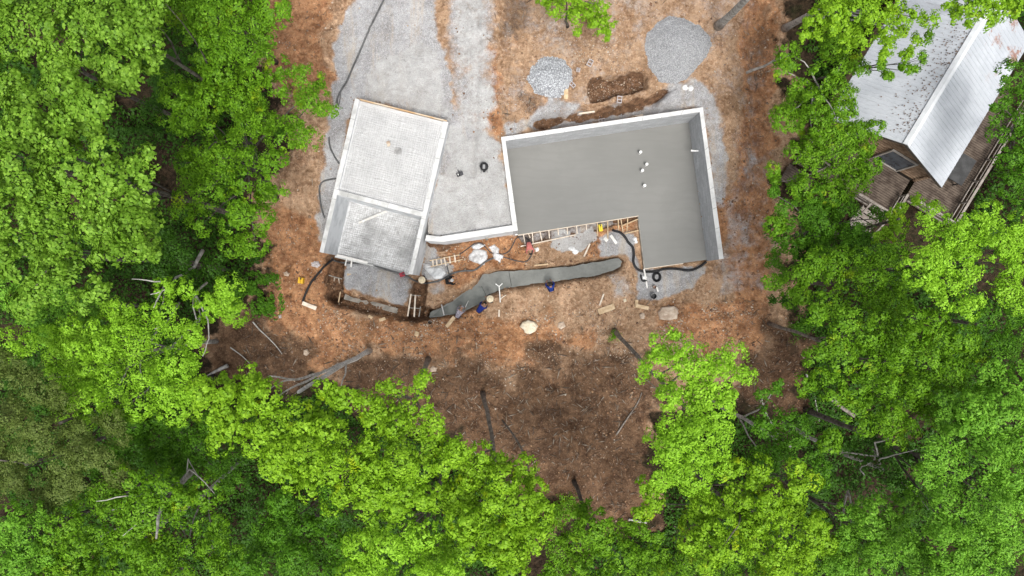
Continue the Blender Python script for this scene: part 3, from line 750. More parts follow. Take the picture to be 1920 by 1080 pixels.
# ------------------------------------------------------------------ cabin
CE, CR_ = 4.6, 6.75
cl = thing('cabin', P(1700, 215, 1.3), 'wooden cabin with a rusty white corrugated metal gable roof among trees', 'cabin')
Lf = P(1549, 225, CE); Rt = P(1768, 348, CE); Rg = P(1696, 271, CR_)
mid = (Lf + Rt) / 2
ax = Vector((315, 520, 0)).normalized()                    # along the ridge, away from the camera's middle
acr = (Rt - Lf); acr.z = 0; half_w = acr.length / 2; acr.normalize()
acr = (acr - ax * acr.dot(ax)).normalized()
near = Vector((mid.x, mid.y, 0)); Lr = 9.3
def CP(s, t, z):                                            # s along the ridge, t across (right +)
    p = near + ax * s + acr * t; return Vector((p.x, p.y, z))
def roof_mat(rusty=1.0):
    t = NT('corrugated_roof')
    c = t.mix(t.rng(t.noise(0.5, 5, 0.6), 0.35, 0.65), (0.386, 0.407, 0.437), (0.470, 0.491, 0.521))
    c = t.mix(t.math('MULTIPLY', t.rng(t.noise(2.6, 6, 0.7), 0.55, 0.75), 0.5), c, (0.302, 0.319, 0.344))
    sp = t.new('ShaderNodeSeparateXYZ'); t.l.new(t.tc.outputs['UV'], sp.inputs[0])
    far = t.rng(sp.outputs[0], 5.2, 8.5)
    rust = t.math('MULTIPLY', t.rng(t.noise(0.9, 7, 0.7), 0.55, 0.63), t.math('MULTIPLY', far, rusty))
    c = t.mix(t.math('MULTIPLY', rust, 0.85), c, t.mix(t.rng(t.noise(6, 4), 0.35, 0.65), (0.20, 0.075, 0.04), (0.32, 0.16, 0.10)))
    v = t.new('ShaderNodeMapping'); v.inputs['Scale'].default_value = (3.2, 0.35, 1); t.l.new(t.tc.outputs['UV'], v.inputs['Vector'])
    strk = t.rng(t.noise(1.6, 5, 0.7, v.outputs[0]), 0.52, 0.74)
    c = t.mix(t.math('MULTIPLY', strk, 0.35), c, (0.252, 0.260, 0.269))
    return t.fin(c, 0.55, 0.35, 0.0)
M['roof'] = roof_mat()
M['roof_clean'] = roof_mat(0.12)
M['ridge'] = noisy('ridge_metal', (0.554, 0.571, 0.588), (0.622, 0.638, 0.655), 2, 0.5, 0.1)
M['cabin_log'] = noisy('cabin_log', (0.16, 0.10, 0.062), (0.28, 0.19, 0.125), 3, 0.85, 0.3)
M['chinking'] = noisy('chinking', (0.05, 0.04, 0.035), (0.08, 0.065, 0.05), 3, 0.9, 0.3)
M['deck'] = noisy('deck', (0.065, 0.047, 0.036), (0.135, 0.105, 0.082), 2.2, 0.9, 0.3, detail=7)
M['rail'] = noisy('rail', (0.20, 0.17, 0.145), (0.31, 0.275, 0.245), 3, 0.9, 0.3)
M['glass'] = noisy('window_glass', (0.05, 0.06, 0.075), (0.10, 0.12, 0.145), 2, 0.12, 0.0, spec=0.8)  # grey-blue base colour has the reflected sky painted into it
M['trim'] = noisy('trim', (0.35, 0.31, 0.27), (0.45, 0.41, 0.37), 3, 0.8, 0.1)
M['tarp_dark'] = noisy('tarp_dark', (0.035, 0.035, 0.035), (0.06, 0.06, 0.06), 2, 0.7, 0.4)
def roof_side(sgn):
    b = MB(); pitch = 0.46; n = int(Lr / 0.115)
    prof = []
    k = 0; s = 0.0
    while s < Lr:
        prof += [(s, 0), (s + 0.17, 0), (s + 0.19, 0.028), (s + 0.23, 0.028), (s + 0.25, 0.0)]; s += 0.25
    zr, ze = CR_ + 0.0, CE + 0.0
    rows = [(0.0, zr), (0.5, (zr + ze) / 2), (1.0, ze)]
    for (s0, d0), (s1, d1) in zip(prof[:-1], prof[1:]):
        for (t0, z0), (t1, z1) in zip(rows[:-1], rows[1:]):
            q = [CP(s0, sgn * half_w * t0, z0 + d0), CP(s1, sgn * half_w * t0, z0 + d1), CP(s1, sgn * half_w * t1, z1 + d1), CP(s0, sgn * half_w * t1, z1 + d0)]
            uv = [(s0, t0 * half_w), (s1, t0 * half_w), (s1, t1 * half_w), (s0, t1 * half_w)]
            if sgn > 0: q, uv = q[::-1], uv[::-1]
            b.face(q, uv)
            b.face([p - Vector((0, 0, 0.07)) for p in q][::-1], uv[::-1])
    return b
rf = roof_side(-1).build('roof_panel', M['roof_clean'], cl)
rf2 = roof_side(1).build('roof_panel', M['roof'], cl)
b = MB()
b.face([CP(-0.02, -0.2, CR_ - 0.02), CP(-0.02, 0, CR_ + 0.09), CP(Lr, 0, CR_ + 0.09), CP(Lr, -0.2, CR_ - 0.02)][::-1])
b.face([CP(-0.02, 0, CR_ + 0.09), CP(-0.02, 0.2, CR_ - 0.02), CP(Lr, 0.2, CR_ - 0.02), CP(Lr, 0, CR_ + 0.09)][::-1])
b.build('ridge_cap', M['ridge'], cl)
b = MB()
for sg in (-1, 1):
    b.bar(CP(0.02, 0, CR_ - 0.14), CP(0.02, sg * half_w, CE - 0.14), 0.05, 0.16)
    b.bar(CP(Lr - 0.02, 0, CR_ - 0.14), CP(Lr - 0.02, sg * half_w, CE - 0.14), 0.05, 0.16)
    b.bar(CP(0, sg * (half_w - 0.05), CE - 0.12), CP(Lr, sg * (half_w - 0.05), CE - 0.12), 0.05, 0.14)
b.build('fascia', M['chinking'], cl)
WB, wi, wsx = 2.0, half_w - 0.45, 0.75
# log walls: round logs with dark gaps, gable ends stepped under the roof
b = MB()
zl = WB
while zl < CR_ - 0.4:
    lim = min(wi, half_w * (CR_ - 0.25 - zl) / (CR_ - CE))
    if lim > 0.2:
        for s in (wsx, Lr - 0.6):
            b.tube([CP(s, -lim, zl + 0.11), CP(s, lim, zl + 0.11)], 0.108, 8)
    if zl < CE - 0.3:
        for tt in (-wi, wi):
            b.tube([CP(wsx - 0.15, tt, zl + 0.11), CP(Lr - 0.5, tt, zl + 0.11)], 0.12, 8)
    zl += 0.27
b.build('log_wall', M['cabin_log'], cl)
b = MB()
for s in (wsx + 0.02, Lr - 0.62):
    b.prism([tuple(CP(s, -wi, 0)[:2]), tuple(CP(s + 0.08, -wi, 0)[:2]), tuple(CP(s + 0.08, wi, 0)[:2]), tuple(CP(s, wi, 0)[:2])], 0.9, CE - 0.2)
    b.face([CP(s + .04, -wi, CE - 0.2), CP(s + .04, wi, CE - 0.2), CP(s + .04, 0.25, CR_ - 0.25), CP(s + .04, -0.25, CR_ - 0.25)])
for tt in (-wi, wi):
    b.prism([tuple(CP(wsx + 0.1, tt - 0.04, 0)[:2]), tuple(CP(Lr - 0.65, tt - 0.04, 0)[:2]), tuple(CP(Lr - 0.65, tt + 0.04, 0)[:2]), tuple(CP(wsx + 0.1, tt + 0.04, 0)[:2])], 0.9, CE - 0.2)
b.build('chinking', M['chinking'], cl)
for tc, w_, z0, z1 in ((-1.75, 1.1, 3.0, 3.95), (1.3, 1.5, 2.1, 4.1)):
    fr = MB()
    for t0, t1, za, zb in ((tc - w_ / 2 - .09, tc - w_ / 2, z0 - .09, z1 + .09), (tc + w_ / 2, tc + w_ / 2 + .09, z0 - .09, z1 + .09), (tc - w_ / 2, tc + w_ / 2, z0 - .09, z0), (tc - w_ / 2, tc + w_ / 2, z1, z1 + .09)):
        fr.bar(CP(wsx - 0.16, t0, (za + zb) / 2), CP(wsx - 0.16, t1, (za + zb) / 2), 0.09, zb - za)
    f = fr.build('window', M['trim'], cl)
    g_ = MB(); g_.bar(CP(wsx - 0.145, tc - w_ / 2 - .01, (z0 + z1) / 2), CP(wsx - 0.145, tc + w_ / 2 + .01, (z0 + z1) / 2), 0.03, z1 - z0 + .02); g_.build('pane', M['glass'], f)
# decks: planks laid across, each a little apart
def deck(name, s0, s1, t0, t1, z, along, par):
    b = MB(); rr = random.Random(3); w = 0.14
    if along == 's':
        t = t0
        while t < t1 - 0.05:
            b.bar(CP(s0, t + w / 2, z + rr.uniform(-.004, .004)), CP(s1, t + w / 2, z + rr.uniform(-.004, .004)), w - 0.025, 0.04); t += w
    else:
        s = s0
        while s < s1 - 0.05:
            b.bar(CP(s + w / 2, t0, z + rr.uniform(-.004, .004)), CP(s + w / 2, t1, z + rr.uniform(-.004, .004)), w - 0.025, 0.04); s += w
    for s in (s0 + .1, (s0 + s1) / 2, s1 - .1):
        for t in (t0 + .1, t1 - .1):
            b.bar(CP(s, t, 0.3), CP(s, t, z - 0.02), 0.12, 0.12)
    return b.build(name, M['deck'], par)
DZ = 1.95
dk = deck('deck', -2.1, wsx - 0.15, -3.35, 3.1, DZ, 't', cl)
dk2 = deck('side_deck', -0.6, 8.6, half_w - 0.3, half_w + 2.7, DZ - 0.12, 't', cl)
dk3 = deck('step_deck', -3.2, -2.15, -3.4, -1.6, DZ - 0.6, 't', cl)
def railing(pts, par, z=DZ):
    b = MB()
    for (s0, t0), (s1, t1) in zip(pts[:-1], pts[1:]):
        L = math.hypot(s1 - s0, t1 - t0)
        b.bar(CP(s0, t0, z + 0.95), CP(s1, t1, z + 0.95), 0.14, 0.04)
        b.bar(CP(s0, t0, z + 0.12), CP(s1, t1, z + 0.12), 0.05, 0.08)
        n = max(1, int(L / 1.5))
        for k in range(n + 1):
            f = k / n
            b.bar(CP(s0 + (s1 - s0) * f, t0 + (t1 - t0) * f, z - 0.2), CP(s0 + (s1 - s0) * f, t0 + (t1 - t0) * f, z + 0.93), 0.09, 0.09)
        b.bar(CP(s0, t0, z + 0.55), CP(s1, t1, z + 0.55), 0.04, 0.09)
    return b.build('railing', M['rail'], par)
railing([(8.5, half_w + 2.65), (-0.55, half_w + 2.65), (-0.55, half_w - 0.2)], cl, DZ - 0.12)
railing([(0.4, -3.3), (-2.05, -3.3)], cl)
railing([(-2.05, 0.6), (-2.05, 3.05), (-0.6, 3.05)], cl)
st = MB()
for k in range(5):
    st.bar(CP(-2.3 - 0.28 * k, 1.6, DZ - 0.18 * (k + 1)), CP(-2.3 - 0.28 * k, 2.8, DZ - 0.18 * (k + 1)), 0.27, 0.05)
for tt in (1.55, 2.85): st.bar(CP(-2.1, tt, DZ - 0.1), CP(-3.6, tt, DZ - 1.06), 0.07, 0.22)
for tt in (1.5, 2.9): st.bar(CP(-2.1, tt, DZ + 0.9), CP(-3.6, tt, DZ - 0.06), 0.09, 0.09); st.bar(CP(-3.6, tt, 0.6), CP(-3.6, tt, DZ - 0.06), 0.09, 0.09)
st.build('stairs', M['rail'], cl)
# things on the side deck
tb = thing('covered_grill', CP(1.1, half_w + 1.3, DZ - 0.1), 'dark covered table on the side deck of the cabin', 'table')
b = MB(); b.bar(CP(1.6, half_w + 1.35, DZ + 0.6), CP(3.3, half_w + 1.35, DZ + 0.6), 1.05, 0.06); b.build('top', M['tarp_dark'], tb)
for s, t in ((1.7, 0.95), (3.2, 0.95), (1.7, 1.75), (3.2, 1.75)):
    b = MB(); b.bar(CP(s, half_w + t, DZ - 0.1), CP(s, half_w + t, DZ + 0.57), 0.07, 0.07); b.build('leg', M['tarp_dark'], tb)


# ------------------------------------------------------------------ trees
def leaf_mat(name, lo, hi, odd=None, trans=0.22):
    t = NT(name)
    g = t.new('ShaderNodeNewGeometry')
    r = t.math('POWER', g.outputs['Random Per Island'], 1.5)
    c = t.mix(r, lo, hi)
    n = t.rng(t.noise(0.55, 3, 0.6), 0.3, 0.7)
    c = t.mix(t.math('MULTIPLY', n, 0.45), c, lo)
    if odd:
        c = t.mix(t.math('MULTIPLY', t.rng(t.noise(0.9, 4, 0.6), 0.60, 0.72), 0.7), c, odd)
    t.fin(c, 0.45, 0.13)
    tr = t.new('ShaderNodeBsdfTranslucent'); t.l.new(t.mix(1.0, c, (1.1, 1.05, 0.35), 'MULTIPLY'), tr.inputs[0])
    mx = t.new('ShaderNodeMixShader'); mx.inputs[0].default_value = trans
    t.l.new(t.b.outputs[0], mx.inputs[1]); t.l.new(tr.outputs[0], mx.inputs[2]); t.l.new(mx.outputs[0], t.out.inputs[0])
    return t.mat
_LC = {'tulip': ((0.054, 0.146, 0.0030), (0.332, 0.564, 0.0690), None), 'mid': ((0.045, 0.134, 0.0032), (0.242, 0.469, 0.0283), (0.337, 0.446, 0.0157)),
       'lime': ((0.095, 0.223, 0.0042), (0.371, 0.619, 0.0417), (0.404, 0.498, 0.0139)), 'gold': ((0.119, 0.279, 0.0038), (0.440, 0.767, 0.0677), None),
       'deep': ((0.029, 0.102, 0.0041), (0.158, 0.358, 0.0247), None), 'blue': ((0.059, 0.188, 0.0083), (0.309, 0.605, 0.0620), None),
       'olive': ((0.058, 0.096, 0.0138), (0.211, 0.275, 0.0686), None), 'shade': ((0.016, 0.054, 0.0039), (0.070, 0.175, 0.0155), None)}  # shade kind: gloom of the canopy gaps painted into the leaf colour
LM = {k: leaf_mat('leaf_' + k, tuple(x + (y - x) * 0.16 for x, y in zip(lo, hi)), tuple(x + (y - x) * 0.80 for x, y in zip(lo, hi)), odd) for k, (lo, hi, odd) in _LC.items()}
def leaves_mesh(name, pos, nrm, size, m, rs, aspect=0.62):
    """one kite-shaped leaf per row"""
    n = len(pos)
    nrm = nrm / np.linalg.norm(nrm, axis=1, keepdims=True)
    a = rs.normal(size=(n, 3)); a -= nrm * (a * nrm).sum(1, keepdims=True); a /= np.linalg.norm(a, axis=1, keepdims=True) + 1e-9
    b = np.cross(nrm, a)
    s = size[:, None]
    drop = nrm * s * 0.13
    v = np.empty((n, 4, 3), np.float32)
    v[:, 0] = pos - a * s * 0.5
    v[:, 1] = pos - a * s * 0.03 + b * s * aspect * 0.5 - drop
    v[:, 2] = pos + a * s * 0.5
    v[:, 3] = pos - a * s * 0.03 - b * s * aspect * 0.5 - drop
    # two triangles folded along the midrib
    tri = np.array([[0, 3, 2], [0, 2, 1]])
    f = (np.arange(n)[:, None, None] * 4 + tri[None]).reshape(-1).astype(np.int32)
    me = bpy.data.meshes.new(name)
    me.vertices.add(n * 4); me.vertices.foreach_set('co', v.ravel())
    me.loops.add(len(f)); me.loops.foreach_set('vertex_index', f)
    me.polygons.add(len(f) // 3); me.polygons.foreach_set('loop_start', np.arange(0, len(f), 3, dtype=np.int32))
    me.update(calc_edges=True)
    me.materials.append(m)
    return me
def unit(rs, n, zmin):
    z = rs.uniform(zmin, 1, n); t = rs.uniform(0, 2 * math.pi, n); r = np.sqrt(1 - z * z)
    return np.stack([r * np.cos(t), r * np.sin(t), z], 1)
def crown_leaves(lobes, rs, leaf, bough=0.8, puff=0.30, nleaf=20, gap=0.12, dens=1.0, flat=0.8):
    """lobes: (x, y, z, radius). Boughs stand apart on each lobe, with a thinner inner layer below.
    Returns leaf positions, normals and bough tips for the limbs."""
    P_, N_ = [], []; tips = []
    fl = np.array([1, 1, flat])
    taken = np.zeros((0, 4))
    for li, (x, y, z, r) in enumerate(lobes):
        c = np.array([x, y, z])
        d = unit(rs, 420, -0.22)
        rad = np.maximum(r * 0.45, (r - 0.42 * min(bough, r * .75)) * rs.uniform(0.68, 1.02, 420))
        cand = c + d * rad[:, None] * fl
        size = np.minimum(bough, r * 0.75) * rs.uniform(0.62, 1.25, 420)
        chosen = []
        for k in range(420):
            bad = False
            for lj, (x2, y2, z2, r2) in enumerate(lobes):
                if lj != li and np.linalg.norm((cand[k] - np.array([x2, y2, z2])) / fl) < r2 * 0.66: bad = True; break
            if bad: continue
            if len(taken):
                q = np.linalg.norm(taken[:, :3] - cand[k], axis=1)
                if (q < 0.88 * (taken[:, 3] + size[k])).any(): continue
            taken = np.vstack([taken, [*cand[k], size[k]]]); chosen.append(k)
        for k in chosen:
            if rs.uniform() < gap * 0.5: continue
            rb = size[k]
            npf = max(6, int(2.6 * (rb / puff) ** 2))
            pd = unit(rs, npf, -0.30)
            pc = cand[k] + pd * rb * rs.uniform(0.78, 1.02, npf)[:, None] * np.array([1, 1, 0.85])
            nl = max(6, int(nleaf))
            ld = unit(rs, npf * nl, -0.35).reshape(npf, nl, 3)
            lp = pc[:, None] + ld * (puff * rs.uniform(0.4, 1.0, (npf, nl, 1))) * np.array([1, 1, 0.8])
            ln = ld * 0.6 + np.array([0, 0, 0.12]) + rs.normal(size=ld.shape) * 0.26 + pd[:, None] * 0.9
            P_.append(lp.reshape(-1, 3)); N_.append(ln.reshape(-1, 3))
            if rs.uniform() < 0.3: tips.append(cand[k])
        # inner leaves
        n = int(dens * 2 * math.pi * r * r * 0.56 / (leaf * leaf * 0.35) * 1.0)
        dd = unit(rs, n, 0.0)
        pp = c + dd * (r * rs.uniform(0.35, 0.66, n))[:, None] * fl
        k = fbm(pp[:, 0] + li, pp[:, 1], 0.9, 3, 7 + li) > (-0.45 + gap)
        P_.append(pp[k]); N_.append((dd + np.array([0, 0, 0.8]) + rs.normal(size=dd.shape) * .45)[k])
    return np.concatenate(P_), np.concatenate(N_), tips

def limb_mesh(name, base, fork, tips, r0, rs, m, extra=None, parent=None):
    b = MB()
    base, fork = Vector(base), Vector(fork)
    pts = []; nseg = 7
    bend = Vector((rs.uniform(-.25, .25), rs.uniform(-.25, .25), 0))
    for k in range(nseg + 1):
        t = k / nseg
        p = base.lerp(fork, t) + bend * math.sin(t * math.pi) + Vector((rs.uniform(-.05, .05), rs.uniform(-.05, .05), 0)) * (0 < k < nseg)
        pts.append(p)
    b.tube(pts, [r0 * (1.35 if k == 0 else 1.0) * (1 - 0.5 * k / nseg) for k in range(nseg + 1)], 9)
    for tp in tips:
        tp = Vector(tp); t0 = rs.uniform(0.45, 1.0)
        s = base.lerp(fork, t0) + bend * math.sin(t0 * math.pi)
        q = []; n = 5
        sag = Vector((rs.uniform(-.3, .3), rs.uniform(-.3, .3), rs.uniform(-.2, .5)))
        for k in range(n + 1):
            t = k / n
            q.append(s.lerp(tp, t) + sag * math.sin(t * math.pi) * 0.8 + Vector((rs.uniform(-.07, .07), rs.uniform(-.07, .07), rs.uniform(-.07, .07))) * (0 < k < n))
        b.tube(q, [r0 * 0.34 * (1 - 0.82 * k / n) + 0.006 for k in range(n + 1)], 5)
    for path, ra, rb in (extra or []):
        n = len(path)
        path = [Vector(p) for p in path]
        q = []
        for a, c in zip(path[:-1], path[1:]):
            for k in range(3):
                q.append(a.lerp(c, k / 3) + Vector((rs.uniform(-.03, .03), rs.uniform(-.03, .03), rs.uniform(-.03, .03))) * (k > 0))
        q.append(path[-1])
        b.tube(q, [ra + (rb - ra) * k / (len(q) - 1) for k in range(len(q))], 7)
    return b.build(name, m, parent, smooth=True)

SPEC = {  # leaf size, bough, puff, leaves a puff
    'tulip': dict(leaf=0.158, bough=0.78, puff=0.22, nleaf=20.960, gap=0.22),
    'mid':   dict(leaf=0.141, bough=0.74, puff=0.20, nleaf=20.960, gap=0.16),
    'lime':  dict(leaf=0.132, bough=0.62, puff=0.17, nleaf=17.320, gap=0.12),
    'gold':  dict(leaf=0.123, bough=0.7, puff=0.18, nleaf=20.080, gap=0.12),
    'deep':  dict(leaf=0.136, bough=0.74, puff=0.20, nleaf=20.960, gap=0.16),
    'blue':  dict(leaf=0.128, bough=0.9, puff=0.19, nleaf=20.080, gap=0.12),
    'olive': dict(leaf=0.097, bough=0.7, puff=0.22, nleaf=41.920, gap=0.16),
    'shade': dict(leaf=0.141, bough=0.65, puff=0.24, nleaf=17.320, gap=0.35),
}
TREES = []
_seed = [100]
def tree(kind, zc, lobes, label, base=None, f=None, r0=0.13, bark='bark', extra=None, name='tree', cat='tree', group='broadleaf trees round the clearing', dens=1.0, spec=None, fork=None, tipmax=26, flat=0.8):
    """lobes: (px, py, radius px[, dz]) as they stand in the photograph at crown height zc"""
    _seed[0] += 1
    rs = np.random.RandomState(_seed[0])
    sp = dict(SPEC[kind]); sp.update(spec or {})
    wl_ = []
    for q in lobes:
        z = zc + (q[3] if len(q) > 3 else rs.uniform(-0.7, 0.7))
        p = P(q[0], q[1], z); wl_.append((p.x, p.y, z, PX(q[2], z)))
    wt = sum(q[3] ** 2 for q in wl_)
    cx = sum(q[0] * q[3] ** 2 for q in wl_) / wt; cy = sum(q[1] * q[3] ** 2 for q in wl_) / wt
    if base is None:
        fr = 1.0 if f is None else f
        bx, by = cx * fr, cy * fr
        bp = Vector((bx, by, gz(bx, by) - 0.15))
    else:
        bp = G(*base, -0.15)
    t = thing(name, bp, label, cat, group)
    pos, nrm, tips = crown_leaves(wl_, rs, sp['leaf'], sp['bough'], sp['puff'], sp['nleaf'], sp['gap'], dens, flat)
    size = sp['leaf'] * (0.55 + 0.95 * rs.beta(1.6, 2.6, len(pos))) * (1 + 0.25 * fbm(pos[:, 0], pos[:, 1], 0.5, 2, _seed[0]))
    me = leaves_mesh('crown', pos, nrm, size, LM[kind], rs, 0.75 if kind in ('tulip', 'lime') else 0.55)
    link('crown', me, t)
    rs.shuffle(tips)
    fk = fork if fork is not None else (cx, cy, zc - 0.2)
    ex = []
    for path, ra, rb in (extra or []):
        ex.append(([P(*q) for q in path], ra, rb))
    limb_mesh('trunk', bp, fk, tips[:tipmax], r0, rs, M[bark], ex, t)
    TREES.append(len(pos))
    return t

# left side, top to bottom
tree('tulip', 15.5, [(60, 50, 85), (150, 45, 75), (20, 130, 65), (115, 125, 60), (-40, 60, 80)], 'light green broad-leaved tree filling the top left corner')
tree('tulip', 16.5, [(255, 65, 70), (225, 10, 65), (290, 105, 30), (240, 150, 48), (300, 20, 40)], 'light green tree at the top edge, right of the corner tree')
tree('mid', 12.5, [(400, 28, 75), (480, 42, 55), (345, 20, 60), (440, 85, 45), (530, 18, 28), (490, 95, 26), (420, -30, 80), (400, 75, 30)], 'dense mid green tree at the top edge beside the orange clay bank', f=1.1)
tree('tulip', 18.0, [(120, 300, 100), (225, 420, 75), (60, 235, 75), (200, 375, 85), (85, 390, 85), (160, 200, 65), (262, 320, 50), (30, 320, 70), (255, 385, 45), (-40, 280, 90)], 'tallest light green tulip-leaved tree at the left edge', r0=0.17)
tree('tulip', 16.5, [(110, 490, 80), (222, 455, 68), (35, 455, 75), (175, 540, 45), (275, 430, 45), (70, 545, 45), (-30, 500, 70), (285, 470, 30)], 'light green tree below the tallest one at the left edge')
tree('mid', 11.0, [(430, 200, 85), (355, 215, 60), (505, 175, 65), (575, 185, 42), (605, 205, 26), (415, 310, 75), (490, 275, 70), (560, 255, 42), (455, 400, 48), (365, 335, 52), (400, 125, 48), (460, 460, 42), (330, 160, 35), (560, 140, 24), (500, 360, 36), (370, 400, 36), (600, 160, 18)],
     'large rounded mid green tree leaning over the clearing beside the garage', base=(516, 372), r0=0.16, spec=dict(bough=0.66))
tree('blue', 9.5, [(110, 560, 60), (60, 590, 45), (165, 590, 40), (100, 630, 40), (30, 560, 45)], 'bluish green young tree at the left edge below the light green trees')
tree('gold', 12.0, [(250, 640, 85), (320, 600, 55), (180, 650, 70), (120, 640, 50), (350, 680, 45), (300, 720, 75), (210, 740, 75), (140, 720, 55), (350, 740, 38), (420, 570, 45), (330, 545, 35), (50, 640, 45), (365, 640, 24)],
     'yellow-green tree with bare pale twigs on its upper side, left of the dark soil', base=(405, 640), bark='pale_bark', spec=dict(gap=0.2),
     extra=[([(380, 470, 9.0), (365, 500, 10), (330, 520, 11), (318, 540, 12), (282, 552, 12.6)], 0.10, 0.02), ([(318, 527, 11.6), (290, 528, 12.5), (247, 523, 13)], 0.05, 0.015), ([(312, 530, 11.7), (296, 560, 12.6), (288, 577, 13)], 0.05, 0.015),
            ([(388, 530, 9.5), (364, 550, 10.5), (362, 575, 11.5), (369, 602, 12), (366, 611, 12.2)], 0.06, 0.015), ([(365, 550, 10.6), (378, 575, 11.6), (390, 600, 12.2), (392, 635, 12.6), (380, 668, 13)], 0.055, 0.014), ([(366, 551, 10.6), (376, 590, 11.6), (374, 602, 12.2), (369, 611, 12.6)], 0.045, 0.012),
            ([(336, 568, 9.5), (322, 590, 10.5), (312, 605, 11.2), (290, 617, 11.8)], 0.055, 0.015)])
tree('olive', 14.5, [(55, 720, 55), (105, 745, 40), (20, 680, 45), (140, 830, 62), (70, 820, 55), (190, 860, 45), (130, 900, 45), (30, 770, 40), (215, 800, 38)], 'dull olive evergreen tree in the lower left', name='evergreen_tree', bark='bark', group='evergreen trees in the lower left')
tree('olive', 12.0, [(20, 880, 60), (90, 930, 45), (-20, 820, 60), (220, 900, 40)], 'darker olive evergreen tree at the left edge behind the bigger one', name='evergreen_tree', group='evergreen trees in the lower left')
tree('mid', 12.5, [(270, 960, 80), (350, 950, 65), (200, 930, 60), (150, 1000, 70), (300, 1040, 80), (400, 1000, 55), (220, 1060, 70), (120, 1070, 55), (400, 1070, 60), (430, 1035, 30)],
     'open mid green tree at the bottom with its grey trunk and limbs showing', base=(452, 860), bark='pale_bark', spec=dict(gap=0.30),
     extra=[([(360, 885, 9), (330, 915, 11), (305, 945, 12.6), (296, 975, 13.4), (293, 1010, 14)], 0.16, 0.04), ([(352, 893, 9.5), (300, 925, 12.2), (235, 930, 13.2), (180, 940, 13.8)], 0.07, 0.015), ([(340, 905, 10.4), (355, 880, 11.4), (385, 905, 12.5), (402, 925, 13)], 0.05, 0.012), ([(330, 918, 11.2), (265, 975, 13), (230, 1005, 13.5)], 0.05, 0.012), ([(350, 895, 9.8), (353, 860, 10.5), (370, 890, 11), (372, 905, 11.5)], 0.035, 0.01)])
tree('deep', 9.0, [(300, 820, 65), (370, 830, 50), (250, 800, 50), (330, 880, 50), (395, 800, 35), (220, 850, 45), (420, 870, 35)], 'dark green lower tree between the yellow-green tree and the open one', spec=dict(gap=0.2))
tree('blue', 13.5, [(30, 1000, 50), (70, 1040, 45), (20, 1060, 50), (75, 975, 30), (-20, 1020, 50)], 'bluish green tree in the bottom left corner')
# bottom
tree('lime', 17.5, [(440, 760, 62), (478, 738, 40), (400, 730, 36), (510, 800, 72), (575, 830, 70), (520, 870, 55), (600, 788, 48), (640, 860, 55), (590, 890, 45), (420, 800, 45), (475, 710, 26), (630, 740, 40)],
     'bright lime green maple with a pale forked trunk leaning from the dark soil', base=(693, 657), bark='white_bark', r0=0.15, tipmax=0, fork=tuple(P(560, 735, 15.5)),
     extra=[([(648, 680, 6.0), (600, 700, 9.5), (555, 712, 13), (505, 705, 16)], 0.10, 0.025), ([(610, 694, 8.5), (575, 715, 12), (545, 728, 15), (520, 745, 16.5)], 0.07, 0.02), ([(650, 678, 5.8), (648, 700, 9), (640, 722, 12)], 0.06, 0.02), ([(555, 712, 13), (530, 715, 15), (508, 728, 16.5)], 0.05, 0.015)])
tree('lime', 17.0, [(745, 790, 62), (700, 770, 42), (790, 760, 38), (740, 860, 72), (690, 880, 55), (800, 840, 55), (760, 920, 55), (788, 716, 24), (815, 790, 34), (700, 930, 45), (640, 930, 34), (730, 725, 24)],
     'bright green tree with a pointed spray of leaves at its top, bottom middle', base=(803, 672), bark='mid_bark', r0=0.15, fork=tuple(P(752, 850, 15.5)))
tree('lime', 16.5, [(890, 880, 55), (860, 930, 62), (940, 930, 55), (980, 900, 40), (930, 870, 40), (900, 990, 70), (980, 980, 55), (1010, 940, 34), (1005, 1000, 40), (850, 850, 40), (960, 1040, 55)],
     'bright green tree at the bottom with two dark leaning stems in front of it', base=(905, 738), bark='mid_bark', r0=0.14, fork=tuple(P(932, 905, 15.2)), extra=[([(942, 788, 0.2), (962, 815, 4), (988, 860, 11), (990, 890, 14)], 0.07, 0.04)])
tree('deep', 13.5, [(540, 990, 58), (600, 980, 48), (500, 1010, 45), (560, 1050, 65), (640, 1030, 50), (480, 1060, 42), (620, 940, 35), (530, 940, 36)], 'deeper green tree at the bottom below the lime maple')
tree('gold', 15.5, [(760, 1000, 58), (700, 1010, 45), (820, 1030, 55), (760, 1060, 60), (690, 1070, 50), (850, 1080, 55)], 'yellow-green tree at the bottom edge below the pointed one')
tree('mid', 10.0, [(1100, 1000, 52), (1050, 1030, 45), (1150, 1020, 48), (1110, 1060, 55), (1200, 1050, 45), (1180, 990, 24), (1090, 955, 22), (1040, 1070, 40), (1220, 1000, 24)], 'low mid green tree at the bottom middle below the tyre-rutted soil')
tree('gold', 17.0, [(1290, 680, 48), (1350, 680, 46), (1240, 665, 34), (1390, 700, 30), (1310, 740, 62), (1370, 750, 40), (1250, 740, 40), (1290, 810, 62), (1350, 810, 44), (1250, 830, 46), (1270, 880, 52), (1320, 870, 40), (1240, 900, 36), (1265, 628, 20), (1210, 690, 26)],
     'brightest yellow-green tree, tall and narrow, right of the dark soil', base=(1152, 619), bark='mid_bark', r0=0.13, fork=tuple(P(1295, 770, 15.5)))
tree('lime', 15.5, [(1420, 950, 52), (1220, 920, 34), (1320, 950, 56), (1380, 930, 48), (1330, 1010, 62), (1420, 1010, 46), (1400, 990, 55), (1440, 950, 42), (1480, 960, 44), (1450, 1030, 45), (1530, 1010, 36), (1500, 900, 36), (1210, 960, 28), (1370, 880, 30), (1420, 890, 34)],
     'lime green spreading tree at the bottom below the brightest one')
